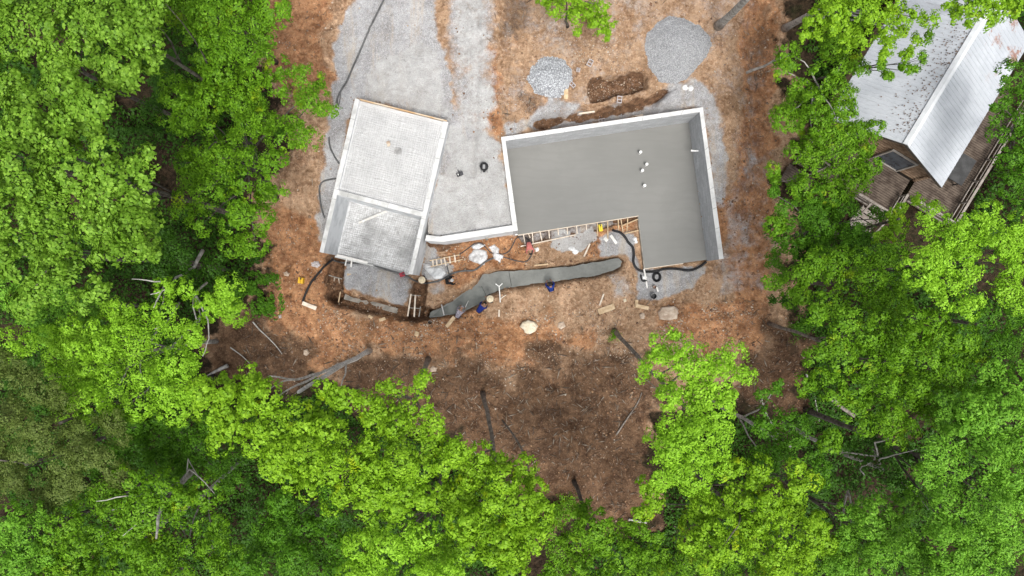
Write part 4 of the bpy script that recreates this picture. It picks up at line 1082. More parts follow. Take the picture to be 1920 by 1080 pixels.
tree('deep', 13.5, [(1480, 820, 46), (1430, 800, 34), (1520, 850, 40), (1470, 870, 48), (1440, 740, 22), (1455, 725, 16), (1540, 880, 34), (1425, 850, 30), (1545, 830, 24)], 'mid green tree squeezed between the yellow-green tree and the dark hollow', spec=dict(gap=0.18), bark='pale_bark')
tree('mid', 7.0, [(1290, 1050, 45), (1350, 1060, 50), (1240, 1060, 40), (1560, 1050, 45), (1500, 1060, 50), (1430, 1070, 45)], 'low green undergrowth tree along the bottom edge right of the middle')
# right side
tree('mid', 14.0, [(1640, 650, 66), (1570, 650, 44), (1700, 640, 62), (1760, 640, 60), (1640, 720, 62), (1710, 720, 66), (1780, 700, 56), (1560, 720, 38), (1600, 770, 48), (1670, 790, 52), (1540, 660, 32), (1740, 770, 40), (1530, 590, 36), (1590, 600, 45), (1820, 660, 36), (1520, 720, 26), (1560, 820, 30)],
     'large mid green hickory-like tree at the right above the dark hollow', base=(1442, 606), bark='mid_bark', r0=0.11, spec=dict(bough=0.66), fork=tuple(P(1640, 690, 12.5)))
tree('gold', 15.0, [(1795, 445, 52), (1745, 432, 36), (1850, 430, 52), (1800, 500, 66), (1870, 500, 62), (1740, 490, 52), (1820, 560, 45), (1890, 550, 45), (1760, 545, 36), (1910, 440, 40)],
     'bright yellow-green tree in front of the cabin deck', r0=0.13)
tree('lime', 10.5, [(1690, 388, 20), (1715, 378, 12), (1682, 412, 24), (1750, 384, 10), (1660, 440, 24)], 'small yellow-green tree rising beside the cabin stairs', name='tree')
tree('mid', 9.0, [(1540, 150, 55), (1500, 170, 40), (1580, 200, 44), (1530, 230, 52), (1480, 120, 32), (1560, 90, 46), (1600, 120, 36), (1490, 230, 32)], 'mid green tree left of the cabin roof, upper one', f=1.18, extra=[([(1400, 136, 2.2), (1430, 125, 3.5), (1455, 112, 5), (1490, 100, 7)], 0.09, 0.03), ([(1448, 114, 4.4), (1465, 108, 5.4), (1478, 116, 6)], 0.03, 0.01)], bark='pale_bark')
tree('mid', 9.0, [(1570, 270, 56), (1520, 290, 46), (1610, 250, 40), (1560, 340, 58), (1500, 350, 42), (1610, 320, 40), (1460, 420, 24), (1625, 280, 18), (1450, 330, 22), (1640, 240, 14)], 'mid green tree against the near corner of the cabin roof', f=1.18)
tree('deep', 9.0, [(1520, 400, 46), (1580, 400, 52), (1470, 390, 30), (1530, 450, 52), (1600, 450, 46), (1480, 450, 34), (1450, 360, 20), (1640, 400, 24), (1460, 480, 28)], 'darker green tree left of the cabin deck', f=1.18)
tree('mid', 11.0, [(1560, 500, 52), (1510, 510, 40), (1620, 510, 52), (1500, 550, 40), (1570, 560, 46), (1660, 480, 40), (1670, 540, 45), (1455, 530, 24), (1640, 570, 40)], 'mid green tree between the darker one and the large hickory-like tree', f=1.18)
tree('lime', 11.5, [(1560, 30, 50), (1620, 20, 46), (1520, 50, 30), (1670, 30, 34), (1600, 70, 34), (1690, 60, 22), (1655, 75, 18), (1715, 75, 12), (1700, 100, 16), (1660, 100, 14), (1730, 35, 22)], 'yellow-green tree at the top edge reaching over the cabin roof', base=(1472, 52), r0=0.2, bark='pale_bark', fork=tuple(P(1575, 0, 9.5)), spec=dict(bough=0.5))
tree('mid', 10.5, [(1690, 128, 10), (1662, 142, 9), (1712, 130, 9), (1728, 110, 9), (1650, 120, 8), (1740, 70, 12)], 'thin sprays of leaves hanging over the white roof', f=0.92, r0=0.07, base=(1530, 150), tipmax=8, spec=dict(bough=0.4), fork=tuple(P(1650, 120, 9.8)))
tree('lime', 12.5, [(1830, 15, 40), (1870, 0, 40), (1790, 20, 24), (1900, 10, 28), (1815, 45, 14), (1840, -30, 50)], 'lime green tree at the top edge over the far end of the cabin roof', f=1.25)
tree('deep', 10.0, [(1905, 160, 45), (1895, 230, 50), (1910, 300, 46), (1880, 195, 20), (1940, 220, 60), (1890, 350, 28), (1905, 390, 28)], 'dark green tree at the right edge beside the cabin', f=1.24)
tree('blue', 15.5, [(1830, 780, 66), (1890, 740, 56), (1780, 790, 50), (1760, 850, 58), (1840, 860, 76), (1910, 830, 66), (1770, 920, 56), (1850, 940, 76), (1910, 930, 66), (1760, 990, 52), (1830, 1020, 76), (1900, 1020, 70), (1740, 880, 34), (1720, 1040, 50), (1860, 700, 40), (1930, 690, 40), (1780, 1070, 60)],
     'largest bluish green tree with billowing crown in the lower right', r0=0.17)
tree('shade', 11.0, [(1640, 850, 52), (1700, 860, 40), (1620, 900, 45), (1690, 920, 45), (1590, 860, 34)], 'shaded tree with bare twigs in the dark hollow at the lower right', bark='pale_bark', spec=dict(gap=0.5),
     extra=[([(1640, 880, 9), (1650, 860, 11), (1690, 850, 12.2), (1720, 842, 12.6)], 0.05, 0.012), ([(1650, 870, 10), (1640, 830, 12), (1665, 822, 12.8), (1690, 826, 13)], 0.05, 0.012), ([(1590, 920, 8), (1582, 955, 10), (1576, 985, 11.5)], 0.06, 0.02), ([(1590, 920, 8), (1598, 960, 10.5), (1595, 985, 11.5)], 0.05, 0.015), ([(1620, 890, 9), (1612, 880, 11), (1630, 868, 12)], 0.04, 0.012), ([(1690, 905, 9), (1720, 930, 11.5), (1740, 955, 12.5)], 0.05, 0.015)])
tree('blue', 12.5, [(1630, 980, 50), (1590, 1010, 40), (1680, 960, 46), (1650, 1040, 55), (1600, 1070, 45), (1700, 1010, 40), (1600, 960, 26), (1560, 1060, 30)], 'bluish green tree at the bottom edge left of the largest one')
tree('lime', 11.0, [(1530, 990, 32), (1500, 1040, 36), (1560, 1020, 26), (1470, 1065, 36)], 'small lime green tree at the bottom edge right of the spreading one')
tree('deep', 10.0, [(1870, 640, 26), (1900, 600, 30), (1850, 600, 30)], 'dark green tree in the hollow at the right edge', spec=dict(gap=0.5))
tree('lime', 5.5, [(1070, 8, 42), (1030, 5, 24), (1110, 20, 30), (1130, 45, 22), (1082, 60, 16), (1140, 65, 10), (1050, -20, 40)], 'lone bright green sapling on the bare ground at the top edge', r0=0.09, spec=dict(bough=0.5, gap=0.3), dens=0.8, name='sapling')
tree('mid', 16.0, [(1480, -120, 60), (1440, -140, 50)], 'tree out of the top edge whose pale bare trunk leans across the bare ground', base=(1347, 48), r0=0.24, bark='pale_bark', fork=tuple(P(1460, -70, 13.0)))
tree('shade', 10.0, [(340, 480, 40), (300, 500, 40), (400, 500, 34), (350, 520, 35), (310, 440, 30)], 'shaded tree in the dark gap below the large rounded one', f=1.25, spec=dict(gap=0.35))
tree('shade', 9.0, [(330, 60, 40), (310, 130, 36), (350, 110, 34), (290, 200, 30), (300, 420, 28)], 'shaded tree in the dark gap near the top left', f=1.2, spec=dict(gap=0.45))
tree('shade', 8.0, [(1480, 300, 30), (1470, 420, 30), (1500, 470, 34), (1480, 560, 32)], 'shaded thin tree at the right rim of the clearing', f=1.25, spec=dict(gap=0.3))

# bushes
def bush(kind, px, py, r, label, n=3, h=0.9, seed=0, spec=None):
    rs = np.random.RandomState(900 + seed)
    c = G(px, py, -0.05)
    t = thing('shrub', c, label, 'shrub', 'shrubs at the rim of the clearing')
    sp = dict(SPEC[kind]); sp.update(spec or {})
    lb = []
    for k in range(n):
        a = rs.uniform(0, 6.28); q = rs.uniform(0.2, 0.6) * r / 30
        lb.append((c.x + math.cos(a) * q, c.y + math.sin(a) * q, c.z + h * rs.uniform(.45, .7), r / 30 * rs.uniform(.5, .7)))
    pos, nrm, tips = crown_leaves(lb, rs, sp['leaf'], 0.4, 0.22, 10, 0.2, 1.0, 0.6)
    link('leaves', leaves_mesh('leaves', pos, nrm, sp['leaf'] * 0.8 * rs.uniform(.6, 1.2, len(pos)), LM[kind], rs), t)
    b = MB()
    for tp in tips[:8] or [pos[0]]:
        tp = Vector(tp); b.tube([c, c.lerp(tp, 0.5) + Vector((0, 0, 0.1)), tp], [0.03, 0.02, 0.006], 5)
    b.build('stems', M['bark'], t)
for i, q in enumerate([('mid', 1153, 632, 14, 'small green plant alone on the dark soil'), ('mid', 1470, 200, 34, 'shrub at the right rim below the thin leaning branch'),
                       ('deep', 1450, 510, 30, 'low shrub at the right rim level with the bottom of the house'), ('deep', 1500, 600, 36, 'low shrub under the large tree on the right rim'),
                       ('mid', 1060, 960, 40, 'low shrub at the lower end of the dark soil'), ('deep', 440, 900, 30, 'low shrub in the dark gap left of the lime maple'),
                       ('shade', 1500, 780, 36, 'shaded shrub on the brown soil right of the brightest tree'), ('deep', 1880, 660, 40, 'dark shrub in the hollow at the right edge'),
                       ('deep', 520, 250, 30, 'dark shrub at the foot of the large rounded tree')]):
    bush(*q, seed=i)
# a bright carpet of low plants left of the works, and the forest-floor greenery
def carpet(name, label, pts_fn, n, kind, size, seed):
    rs = np.random.RandomState(seed); ps = pts_fn(rs, n)
    pos = np.array([(x, y, gz(x, y) + h) for x, y, h in ps])
    nrm = rs.normal(size=pos.shape) * 0.45 + np.array([0, 0, 1.0])
    me = leaves_mesh(name, pos, nrm, size * rs.uniform(.6, 1.3, len(pos)), LM[kind], rs)
    o = link(name, me); tag(o, label, 'undergrowth', kind='stuff')
def in_poly(poly, zz=0.6):
    def fn(rs, n):
        w = np.array(W(poly, zz)); lo, hi = w.min(0), w.max(0)
        x = rs.uniform(lo[0], hi[0], n * 3); y = rs.uniform(lo[1], hi[1], n * 3)
        d = sdf(x, y, [tuple(q) for q in w]) + 0.9 * fbm(x, y, 0.9, 5, 5)
        k = rs.uniform(size=len(x)) < np.clip(-d / 0.9, 0, 1) * np.clip(fbm(x, y, 1.6, 3, 15) * 2 + .75, 0, 1); x, y, d = x[k][:n], y[k][:n], d[k][:n]
        hh = 0.5 * np.clip(-d / 0.6, 0.1, 1) * (0.45 + 0.75 * (fbm(x, y, 1.3, 3, 8) + 1) / 2)
        return list(zip(x, y, rs.uniform(0.2, 1.0, len(x)) * hh))
    return fn
carpet('ground_cover', 'bright green low ground cover left of the excavation', in_poly([(385, 545), (420, 515), (470, 500), (505, 515), (512, 545), (528, 572), (518, 606), (500, 602), (470, 592), (430, 582), (390, 590)]), 9000, 'deep', 0.14, 4)
def forest(rs, n):
    x = rs.uniform(-33, 33, n * 3); y = rs.uniform(-19, 19, n * 3)
    kc = sdf(x, y, [tuple(CP(*q, 0)[:2]) for q in ((-3.4, -4.0), (Lr, -4.0), (Lr, 7.0), (-3.4, 7.0))]) > 0
    x, y = x[kc], y[kc]
    d = sdf(x, y, W(clearing, 0.8)) - 0.8 + 1.2 * fbm(x, y, 0.5, 4, 17)
    k = (d > 0) & (fbm(x, y, 0.35, 3, 27) > -0.40); x, y, d = x[k][:n], y[k][:n], d[k][:n]
    hh = np.clip(fbm(x, y, 0.5, 4, 37) + 0.25, 0, 1) * 5.0 * np.clip(d / 1.5, 0, 1) + 0.2
    x = x + rs.normal(size=len(x)) * .08
    return list(zip(x, y, hh * rs.uniform(0.4, 1.0, len(x))))
carpet('undergrowth', 'sparse dark green undergrowth on the forest floor', forest, 170000, 'shade', 0.20, 6)  # leaf colour darkened to paint the shade between crowns
print('leaves', sum(TREES), len(TREES))

# ------------------------------------------------------------------ loose things on the site
def plank(p0, p1, w, h, m, label, name='plank', cat='plank', group='loose boards on the ground', z=None, z1=None):
    if z is None:
        a, c = G(*p0), G(*p1); zz = max(a.z, c.z, gz((a.x + c.x) / 2, (a.y + c.y) / 2)) + 0.03 + h / 2
        a, c = P(*p0, zz), P(*p1, zz)
    else:
        a, c = P(*p0, z), P(*p1, z if z1 is None else z1)
    b = MB(); b.bar(a, c, w, h)
    o = b.build(name, M[m], origin=(a + c) / 2, bevel=0.004)
    return tag(o, label, cat, group)
plank((567, 568), (593, 578.5), 0.24, 0.05, 'pale_lumber', 'pale pinkish plank at the end of the black hose on the left')
plank((655, 513), (653, 533), 0.26, 0.05, 'lumber', 'tan board lying on the gravel pad below the garage', z=0.12)
plank((691, 592), (698, 596), 0.16, 0.06, 'lumber', 'shortest tan offcut below the left trench')
plank((711, 600.5), (722.5, 597), 0.18, 0.06, 'lumber', 'tan offcut below the left trench, right of the shortest one')
plank((778, 624.5), (785, 627.5), 0.28, 0.10, 'lumber', 'stubby tan block of timber on the stony soil below the trench')
plank((837, 613), (852, 594), 0.22, 0.05, 'lumber', 'tan board lying aslant beside the lower end of the wet footing')
plank((936, 581), (935.5, 594), 0.10, 0.05, 'pale_lumber', 'narrow pale offcut below the forked white stake')
plank((1122, 585), (1152, 574), 0.36, 0.06, 'lumber', 'wide tan plank on the dirt below the wet footing, right side')
plank((1124, 573), (1132, 551), 0.09, 0.06, 'pale_lumber', 'thin pale stick standing aslant above the wide tan plank')
plank((1095, 481), (1106, 457), 0.10, 0.06, 'pale_lumber', 'pale stick on the orange soil between the white dust and the wet footing')
plank((1192, 573), (1216, 578), 0.22, 0.06, 'lumber', 'tan board below the long white batten')
plank((1194, 562), (1193, 574), 0.18, 0.06, 'lumber', 'short tan board standing off the left end of another board')
plank((1061.5, 167), (1061, 186), 0.24, 0.05, 'lumber', 'tan board at the foot of the smaller stone heap')
plank((1145, 441), (1156, 457), 0.17, 0.05, 'white_lumber', 'short white board on the grey gravel by the porch')
plank((1133, 446), (1139, 452), 0.20, 0.05, 'white_lumber', 'stubby white board at the foot of a form brace')
plank((1010, 442.5), (1078, 437), 0.07, 0.05, 'pale_lumber', 'long pale batten lying below the form braces', z=0.05) if False else None
plank((976, 462), (1080, 440), 0.07, 0.06, 'pale_lumber', 'long pale batten lying along the foot of the form braces')
plank((1002, 498), (1028, 495), 0.08, 0.05, 'lumber', 'thin tan stick on the wood-strewn soil above the footing')
plank((1207.5, 504), (1216.5, 556), 0.09, 0.06, 'white_lumber', 'long white batten running off the corner of the wet slab', z=0.07)
plank((1231, 538), (1234, 547), 0.09, 0.05, 'white_lumber', 'short white stick right of the long white batten')
plank((672.5, 418), (725, 396), 0.13, 0.06, 'white_lumber', 'long white batten lying across the mesh in the lower garage bay', z=0.14)
plank((650.5, 485), (647, 498), 0.06, 0.06, 'white_lumber', 'thinner white stick leaning off the front edge of the garage', z=0.14)
plank((660, 486), (658, 501), 0.09, 0.06, 'white_lumber', 'thicker white stick leaning off the front edge of the garage', z=0.15)
plank((638.4, 547), (634.7, 567), 0.06, 0.05, 'lumber', 'stick bridging the corner of the empty trench', z=-0.10)
plank((646, 556), (745, 583), 0.34, 0.05, 'grey_board', 'long weathered grey board lying in the bottom of the trench below the gravel pad', z=-0.50)
plank((1186, 219.5), (1206, 216.0), 0.14, 0.05, 'pale_lumber', 'pale board beside the north block wall', z=1.35)
plank((1085, 213.5), (1115, 209), 0.10, 0.05, 'pale_lumber', 'pale board along the dug bank north of the house', z=1.75)

# braces between the form board and the ground
BR = [((981, 436), (984.5, 457)), ((991, 436.5), (994, 446)), ((997.7, 432), (999.6, 456)), ((1012, 430), (1016, 451)), ((1029, 429), (1030, 447)), ((1046, 425), (1047, 441)), ((1063.6, 424), (1064, 439)),
      ((1081, 421), (1082, 438)), ((1099, 418), (1100, 431)), ((1120, 415.5), (1120, 442)), ((1139.4, 412), (1139.7, 450)), ((1159, 409), (1159.6, 432)), ((1164, 408.5), (1168, 435)), ((1177, 406), (1175, 434.5))]
for i, (a, c) in enumerate(BR):
    p0 = P(*a, -0.02) + Vector((0, -0.07, 0)); p1 = G(*c, 0.03)
    b = MB(); b.bar(p0, p1, 0.058, 0.05)
    o = b.build('form_brace', M['lumber' if i > 8 else 'pale_lumber'], origin=(p0 + p1) / 2)
    tag(o, 'thin wooden brace propping the form board along the porch edge of the slab', 'brace', 'braces along the porch form board')
for a, c, lb in (((1167, 423), (1196, 411), 'slanting batten across the braces in the porch corner'), ((1172, 438), (1197, 432), 'lower batten between the last brace and the slab in the porch corner')):
    plank(a, c, 0.07, 0.06, 'lumber', lb, z=0.0)
# battens across the right-hand empty trench
for a, c, w, m, lb in (((770.7, 551), (764.4, 593), 0.09, 'pale_lumber', 'left long pale batten spanning the empty trench'), ((779, 553), (776.5, 594), 0.09, 'pale_lumber', 'right long pale batten spanning the empty trench'),
                       ((788.5, 575), (785.5, 594), 0.06, 'grey_board', 'short grey stick spanning the empty trench right of the two long battens')):
    plank(a, c, w, 0.06, m, lb, z=0.02, group='battens over the trench')
plank((767, 553), (789, 554.5), 0.05, 0.04, 'grey_board', 'upper cross stick under the two long battens', z=-0.045, group='battens over the trench')
plank((767, 577), (788, 578.5), 0.05, 0.04, 'grey_board', 'lower cross stick under the two long battens', z=-0.045, group='battens over the trench')
plank((828, 571), (832.7, 591), 0.07, 0.07, 'steel', 'grey levelling rod across the lower end of the wet footing', name='rod', cat='rod', group='battens over the trench', z=-0.20)
tr = thing('trestle', P(629, 520, -0.4), 'little pale stick frame standing in the left end of the trench', 'frame')
b = MB(); b.tube([P(616.7, 516, -.05), P(628, 519.5, -.05), P(641.7, 523, -.05)], 0.035, 6); b.build('rail', M['grey_board'], tr)
for a, c in (((628, 520), (626.3, 528)), ((635, 521.5), (636.6, 531))):
    b = MB(); b.bar(P(*a, -.06), P(*c, -.8), 0.06, 0.05); b.build('leg', M['pale_lumber'], tr)
ld = thing('ladder', G(832, 488), 'small wooden ladder lying on the orange soil below the retaining wall', 'ladder')
for a, c in (((806, 489), (862, 478)), ((808, 500), (868, 486.5))):
    b = MB(); b.bar(G(*a, .12), G(*c, .12), 0.06, 0.06); b.build('rail', M['lumber'], ld)
for a, c in (((812, 487), (813, 499)), ((819, 486), (820, 498)), ((827, 486), (829, 496)), ((833, 483), (837, 498)), ((843, 481), (845, 494)), ((852.5, 478), (854.5, 492))):
    b = MB(); b.bar(G(*a, .17), G(*c, .17), 0.09, 0.04); b.build('rung', M['pale_lumber'], ld)
sk = thing('forked_stake', P(937.5, 567, 0), 'thin white stake with a forked top standing by the wet footing', 'stake')
b = MB(); b.tube([P(938, 566.5, 0.02), P(937, 551, 0.35), P(935.8, 537, 0.7)], 0.035, 8); b.build('pole', M['pvc'], sk)
b = MB(); b.tube([P(929, 532, .75), P(935.8, 537, .7), P(942, 531.5, .75)], 0.03, 8); b.build('fork', M['pvc'], sk)
b = MB(); b.tube([P(938, 562, .04), P(942, 557, .05), P(949, 553, .05)], 0.03, 6); b.build('prop', M['pale_lumber'], sk)

# concrete blocks
def cmu(px, py, rz, label, L=0.40, Wd=0.29, z=None):
    c = G(px, py, 0.0) if z is None else P(px, py, z)
    t = MB(); H = 0.2; w = 0.035
    ca, sa = math.cos(rz), math.sin(rz)
    def q(x, y, z_): return Vector((c.x + x * ca - y * sa, c.y + x * sa + y * ca, c.z + z_))
    for y in (-Wd / 2 + w / 2, Wd / 2 - w / 2): t.bar(q(-L / 2, y, H / 2 - .03), q(L / 2, y, H / 2 - .03), w, H)
    for x in (-L / 2 + w / 2, 0, L / 2 - w / 2): t.bar(q(x, -Wd / 2 + w, H / 2 - .032), q(x, Wd / 2 - w, H / 2 - .032), w, H - .004)
    bt = MB(); bt.bar(q(-L / 2 + w, 0, 0.0), q(L / 2 - w, 0, 0.0), Wd - 2 * w, 0.02)
    o = t.build('concrete_block', M['cmu'], origin=c)
    return tag(o, label, 'block', 'loose concrete blocks north of the house')
cmu(1106, 119, R(62), 'hollow concrete block lying alone between the two stone heaps')
cmu(1161, 187.5, R(84), 'hollow concrete block below the dug pit')
cmu(1073, 159.5, R(-45), 'pale concrete block at the right foot of the smaller stone heap', 0.38, 0.22)
cmu(1084, 132, R(80), 'pale concrete block right of the smaller stone heap, level with its middle', 0.22, 0.22)
cmu(1128, 226.5, R(9), 'concrete block in the backfill beside the north wall', 0.4, 0.2)
def rock(pts, h, m, label, seed, name='boulder', cat='boulder', dz=-0.05, group=None):
    """outline in pixels, domed"""
    rs = random.Random(seed)
    c = G(sum(p[0] for p in pts) / len(pts), sum(p[1] for p in pts) / len(pts), dz)
    ring = [P(x, y, c.z) for x, y in pts]
    ring = [Vector((p.x, p.y, c.z)) for p in ring]
    dense = []
    for a, d in zip(ring, ring[1:] + ring[:1]): dense += [a, a.lerp(d, .5) + Vector((rs.uniform(-.02, .02), rs.uniform(-.02, .02), 0))]
    vs = []; fs = []; n = len(dense)
    for k, (s, z) in enumerate(((1.0, 0), (1.03, h * .45), (0.92, h * .85), (0.62, h * 1.0), (0.28, h * 1.02))):
        for p in dense:
            vs.append(c + (p - c) * s + Vector((rs.uniform(-.015, .015), rs.uniform(-.015, .015), z + rs.uniform(-.03, .03) * (k > 0))))
    for k in range(4):
        for i in range(n):
            fs.append((k * n + i, k * n + (i + 1) % n, (k + 1) * n + (i + 1) % n, (k + 1) * n + i))
    fs.append(tuple(range(4 * n, 5 * n)))
    if sum(ring[i].x * ring[(i + 1) % len(ring)].y - ring[(i + 1) % len(ring)].x * ring[i].y for i in range(len(ring))) < 0:
        fs = [f[::-1] for f in fs]
    b = MB(); b.grid(vs, fs)
    return tag(b.build(name, M[m], origin=c, bevel=0.02), label, cat, group)
rock([(975, 612), (980, 604), (990, 600), (1001, 603), (1008, 611), (1004, 620), (993, 626), (984, 623), (981, 617)], 0.40, 'boulder', 'large cream boulder alone on the reddish soil', 1)
rock([(1233, 585), (1240, 576), (1262, 574), (1270, 580), (1268, 597), (1255, 600), (1236, 598)], 0.35, 'slabstone', 'flat brown rock slab touching the tip of the yellow-green tree', 2)
rock([(1198, 590), (1203, 586), (1209, 590), (1207, 597), (1200, 597)], 0.2, 'slabstone', 'small pinkish rock left of the flat rock slab', 5)
rock([(582, 492), (588, 488), (598, 490), (602, 497), (596, 502), (585, 500)], 0.15, 'cmu', 'pale grey flat stone left of the garage corner', 6)
rock([(531, 511), (538, 509), (544, 513), (541, 518), (532, 517)], 0.16, 'slabstone', 'pinkish stone left of the yellow jerry can', 7)
rock([(570, 657), (577, 655), (581, 661), (576, 667), (570, 664)], 0.2, 'slabstone', 'brown stone on the reddish soil above the leaning pale trunk', 8)
rock([(523, 591), (528, 590), (529, 596), (524, 597)], 0.14, 'cmu', 'small pale stone at the left rim of the clearing', 9)
rock([(1168, 561), (1173, 559), (1175, 565), (1170, 567)], 0.15, 'boulder', 'small cream stone among the wood shavings', 10)
rock([(1046, 605), (1056, 603), (1060, 612), (1052, 617), (1045, 613)], 0.14, 'slabstone', 'brown stone right of the cream boulder', 11)
rock([(806, 690), (812, 686), (820, 689), (818, 696), (808, 697)], 0.16, 'slabstone', 'brown stone on the dark soil above the pointed tree', 12)

# bags, jugs, buckets
def bag(pts, h, m, label, seed, cat='bag', name='bag', z=None):
    rs = np.random.RandomState(seed)
    w = [P(x, y, gz(*P(x, y, 0)[:2]) if z is None else z) for x, y in pts]
    c = sum(w, Vector()) / len(w); zb = min(p.z for p in w) if z is None else z
    ang = np.array([math.atan2(p.y - c.y, p.x - c.x) for p in w]); rad = np.array([math.hypot(p.x - c.x, p.y - c.y) for p in w]); o = np.argsort(ang); ang, rad = ang[o], rad[o]
    n = 40; th = np.linspace(-math.pi, math.pi, n, endpoint=False); ro = np.interp(th, np.r_[ang - 6.28318, ang, ang + 6.28318], np.r_[rad, rad, rad])
    vs = [(c.x, c.y, zb + h)]; fs = [(0, 1 + i, 1 + (i + 1) % n) for i in range(n)]
    for k in range(1, 11):
        s = k / 10
        for i in range(n):
            x = c.x + ro[i] * s * math.cos(th[i]); y = c.y + ro[i] * s * math.sin(th[i])
            vs.append((x, y, zb + h * (1 - s ** 3) * (0.75 + 0.5 * float(vnoise(np.array(x * 7), np.array(y * 7), seed))) - 0.03 * s))
    for k in range(9):
        for i in range(n):
            a, b_ = 1 + k * n + i, 1 + k * n + (i + 1) % n; fs.append((a, a + n, b_ + n, b_))
    b = MB(); b.grid(vs, fs)
    return tag(b.build(name, M[m], origin=(c.x, c.y, zb), smooth=True), label, cat)
bag([(1280, 160), (1287, 159), (1289, 163), (1288, 170), (1282, 171)], 0.22, 'white_bag', 'white bag beside the north wall, the left one of a pair', 1)
bag([(1289.5, 162), (1294, 159.5), (1299, 161), (1299, 170), (1294, 173), (1289.5, 169)], 0.25, 'white_bag', 'white bag beside the north wall, the right one of a pair', 2)
bag([(1064, 465), (1075, 462), (1079, 467), (1086, 471), (1083, 476), (1074, 476), (1073, 471)], 0.2, 'white_bag', 'crumpled white sack on the white dust under the porch braces', 3)
bag([(1187, 445), (1192, 443), (1194, 450), (1196, 456), (1192, 457), (1190, 452), (1189, 456)], 0.2, 'white_bag', 'torn white sack beside the black pipe and the slab edge', 4)
bag([(1001, 465), (1005, 466), (1009, 463), (1011, 466), (1008, 472), (1004, 472), (1005, 468)], 0.15, 'white_bag', 'small white rag right of the worker in pink', 5, 'rag', 'rag')
bag([(993, 474), (998, 472), (999, 476), (995, 479)], 0.12, 'white_bag', 'small white rag below the worker in pink', 6, 'rag', 'rag')
bag([(963, 437), (972, 436), (976, 438), (970, 442), (962, 441)], 0.15, 'white_bag', 'white scrap of foam at the corner of retaining wall and slab', 7, 'scrap', 'foam_scrap')
def film(outl, m, label, seed):
    c = [G(*q) for q in outl]
    rs = np.random.RandomState(seed); mid_ = sum(c, Vector()) / len(c)
    xs = [p.x for p in c]; ys = [p.y for p in c]
    X, Y = np.meshgrid(np.linspace(min(xs), max(xs), 46), np.linspace(min(ys), max(ys), 46))
    ins = sdf(X, Y, [(p.x, p.y) for p in c]) + 0.05 * fbm(X, Y, 4, 3, seed)
    Z = np.array([[gz(x, y) for x, y in zip(rx, ry)] for rx, ry in zip(X, Y)]) + 0.05 + 0.10 * np.abs(fbm(X, Y, 2.6, 4, seed)) - 0.10 * sstep(-0.1, 0.02, ins)
    keep = ins < 0.03
    idx = -np.ones(X.shape, int); idx[keep] = np.arange(keep.sum())
    vs = np.stack([X[keep], Y[keep], Z[keep]], 1); fs = []
    for j in range(45):
        for i in range(45):
            q = (idx[j, i], idx[j, i + 1], idx[j + 1, i + 1], idx[j + 1, i])
            if min(q) >= 0: fs.append(q)
    b = MB(); b.grid(vs, fs)
    tag(b.build('plastic_sheet', M[m], origin=mid_, smooth=True), label, 'plastic sheet', 'plastic sheets left on the soil')
film([(877, 486), (884, 470), (897, 466), (915, 470), (913, 488), (908, 498), (893, 494), (880, 490)], 'film', 'crumpled grey plastic sheet on the orange soil', 3)
film([(913, 463), (928, 458), (938, 466), (936, 474), (945, 480), (938, 493), (925, 485), (924, 472)], 'film', 'wrinkled grey plastic sheet under the loop of black cable', 4)
film([(884, 460), (898, 455), (910, 460), (900, 468), (886, 466)], 'pale_film', 'small pale plastic sheet near the retaining wall', 5)
film([(795, 503), (815, 500), (828, 500), (836, 512), (830, 522), (818, 526), (806, 516)], 'pale_film', 'whitish plastic sheet beside the right garage corner', 6)
film([(793, 494), (806, 491), (813, 500), (800, 503), (793, 502)], 'film', 'small brownish sheet tucked against the garage corner', 7)

def jug(px, py, L, Wd, H, rz, m, label, name='jerry_can', cat='jerry can'):
    c = G(px, py)
    t = thing(name, c, label, cat)
    b = MB(); b.box(c + Vector((0, 0, H / 2)), L, Wd, H, rz); b.build('body', M[m], t, bevel=0.05)
    d = Vector((math.cos(rz), math.sin(rz), 0))
    b = MB(); b.tube([c + d * (-L * .3) + Vector((0, 0, H)), c + d * (-L * .25) + Vector((0, 0, H + .08)), c + d * (L * .1) + Vector((0, 0, H + .08)), c + d * (L * .15) + Vector((0, 0, H))], 0.025, 8); b.build('handle', M[m], t)
    b = MB(); b.lathe([(0.045, 0), (0.045, 0.06), (0, 0.062)], c + d * (L * .34) + Vector((0, 0, H - .01)), 12); b.build('cap', M['dark_grey_plastic'], t)
jug(1125, 428, 0.42, 0.22, 0.36, R(98), 'yellow_plastic', 'bright yellow jerry can among the porch braces')
jug(566.5, 526, 0.36, 0.30, 0.34, R(80), 'amber_plastic', 'amber yellow jerry can on the dirt left of the garage')
jug(755, 515, 0.30, 0.26, 0.30, R(20), 'red_plastic', 'dark red can tucked under the front edge of the garage')
def bucket(px, py, r, h, m, label, inner='dark_grey_plastic'):
    c = G(px, py)
    t = thing('bucket', c, label, 'bucket')
    b = MB(); b.lathe([(r * .82, 0.0), (r, h), (r * 1.06, h), (r * 1.06, h - .03)], c, 24); b.lathe([(r * .94, h), (r * .80, 0.03), (0.0, 0.03)], c, 24); b.build('body', M[m], t)
    b = MB(); b.tube([c + Vector((r * 1.05 * math.cos(a), r * 1.05 * math.sin(a) * 0.9, h + 0.02 + 0.05 * math.sin(a))) for a in np.linspace(0, math.pi, 12)], 0.008, 5); b.build('handle', M['steel'], t)
bucket(1224, 555, 0.17, 0.32, 'dark_grey_plastic', 'dark bucket below the long white batten')
bucket(807, 604, 0.11, 0.26, 'black_plastic', 'small black bucket at the lower tip of the wet footing')
bucket(1226.5, 538, 0.10, 0.16, 'rust_steel', 'rusty little pail beside the short white stick')
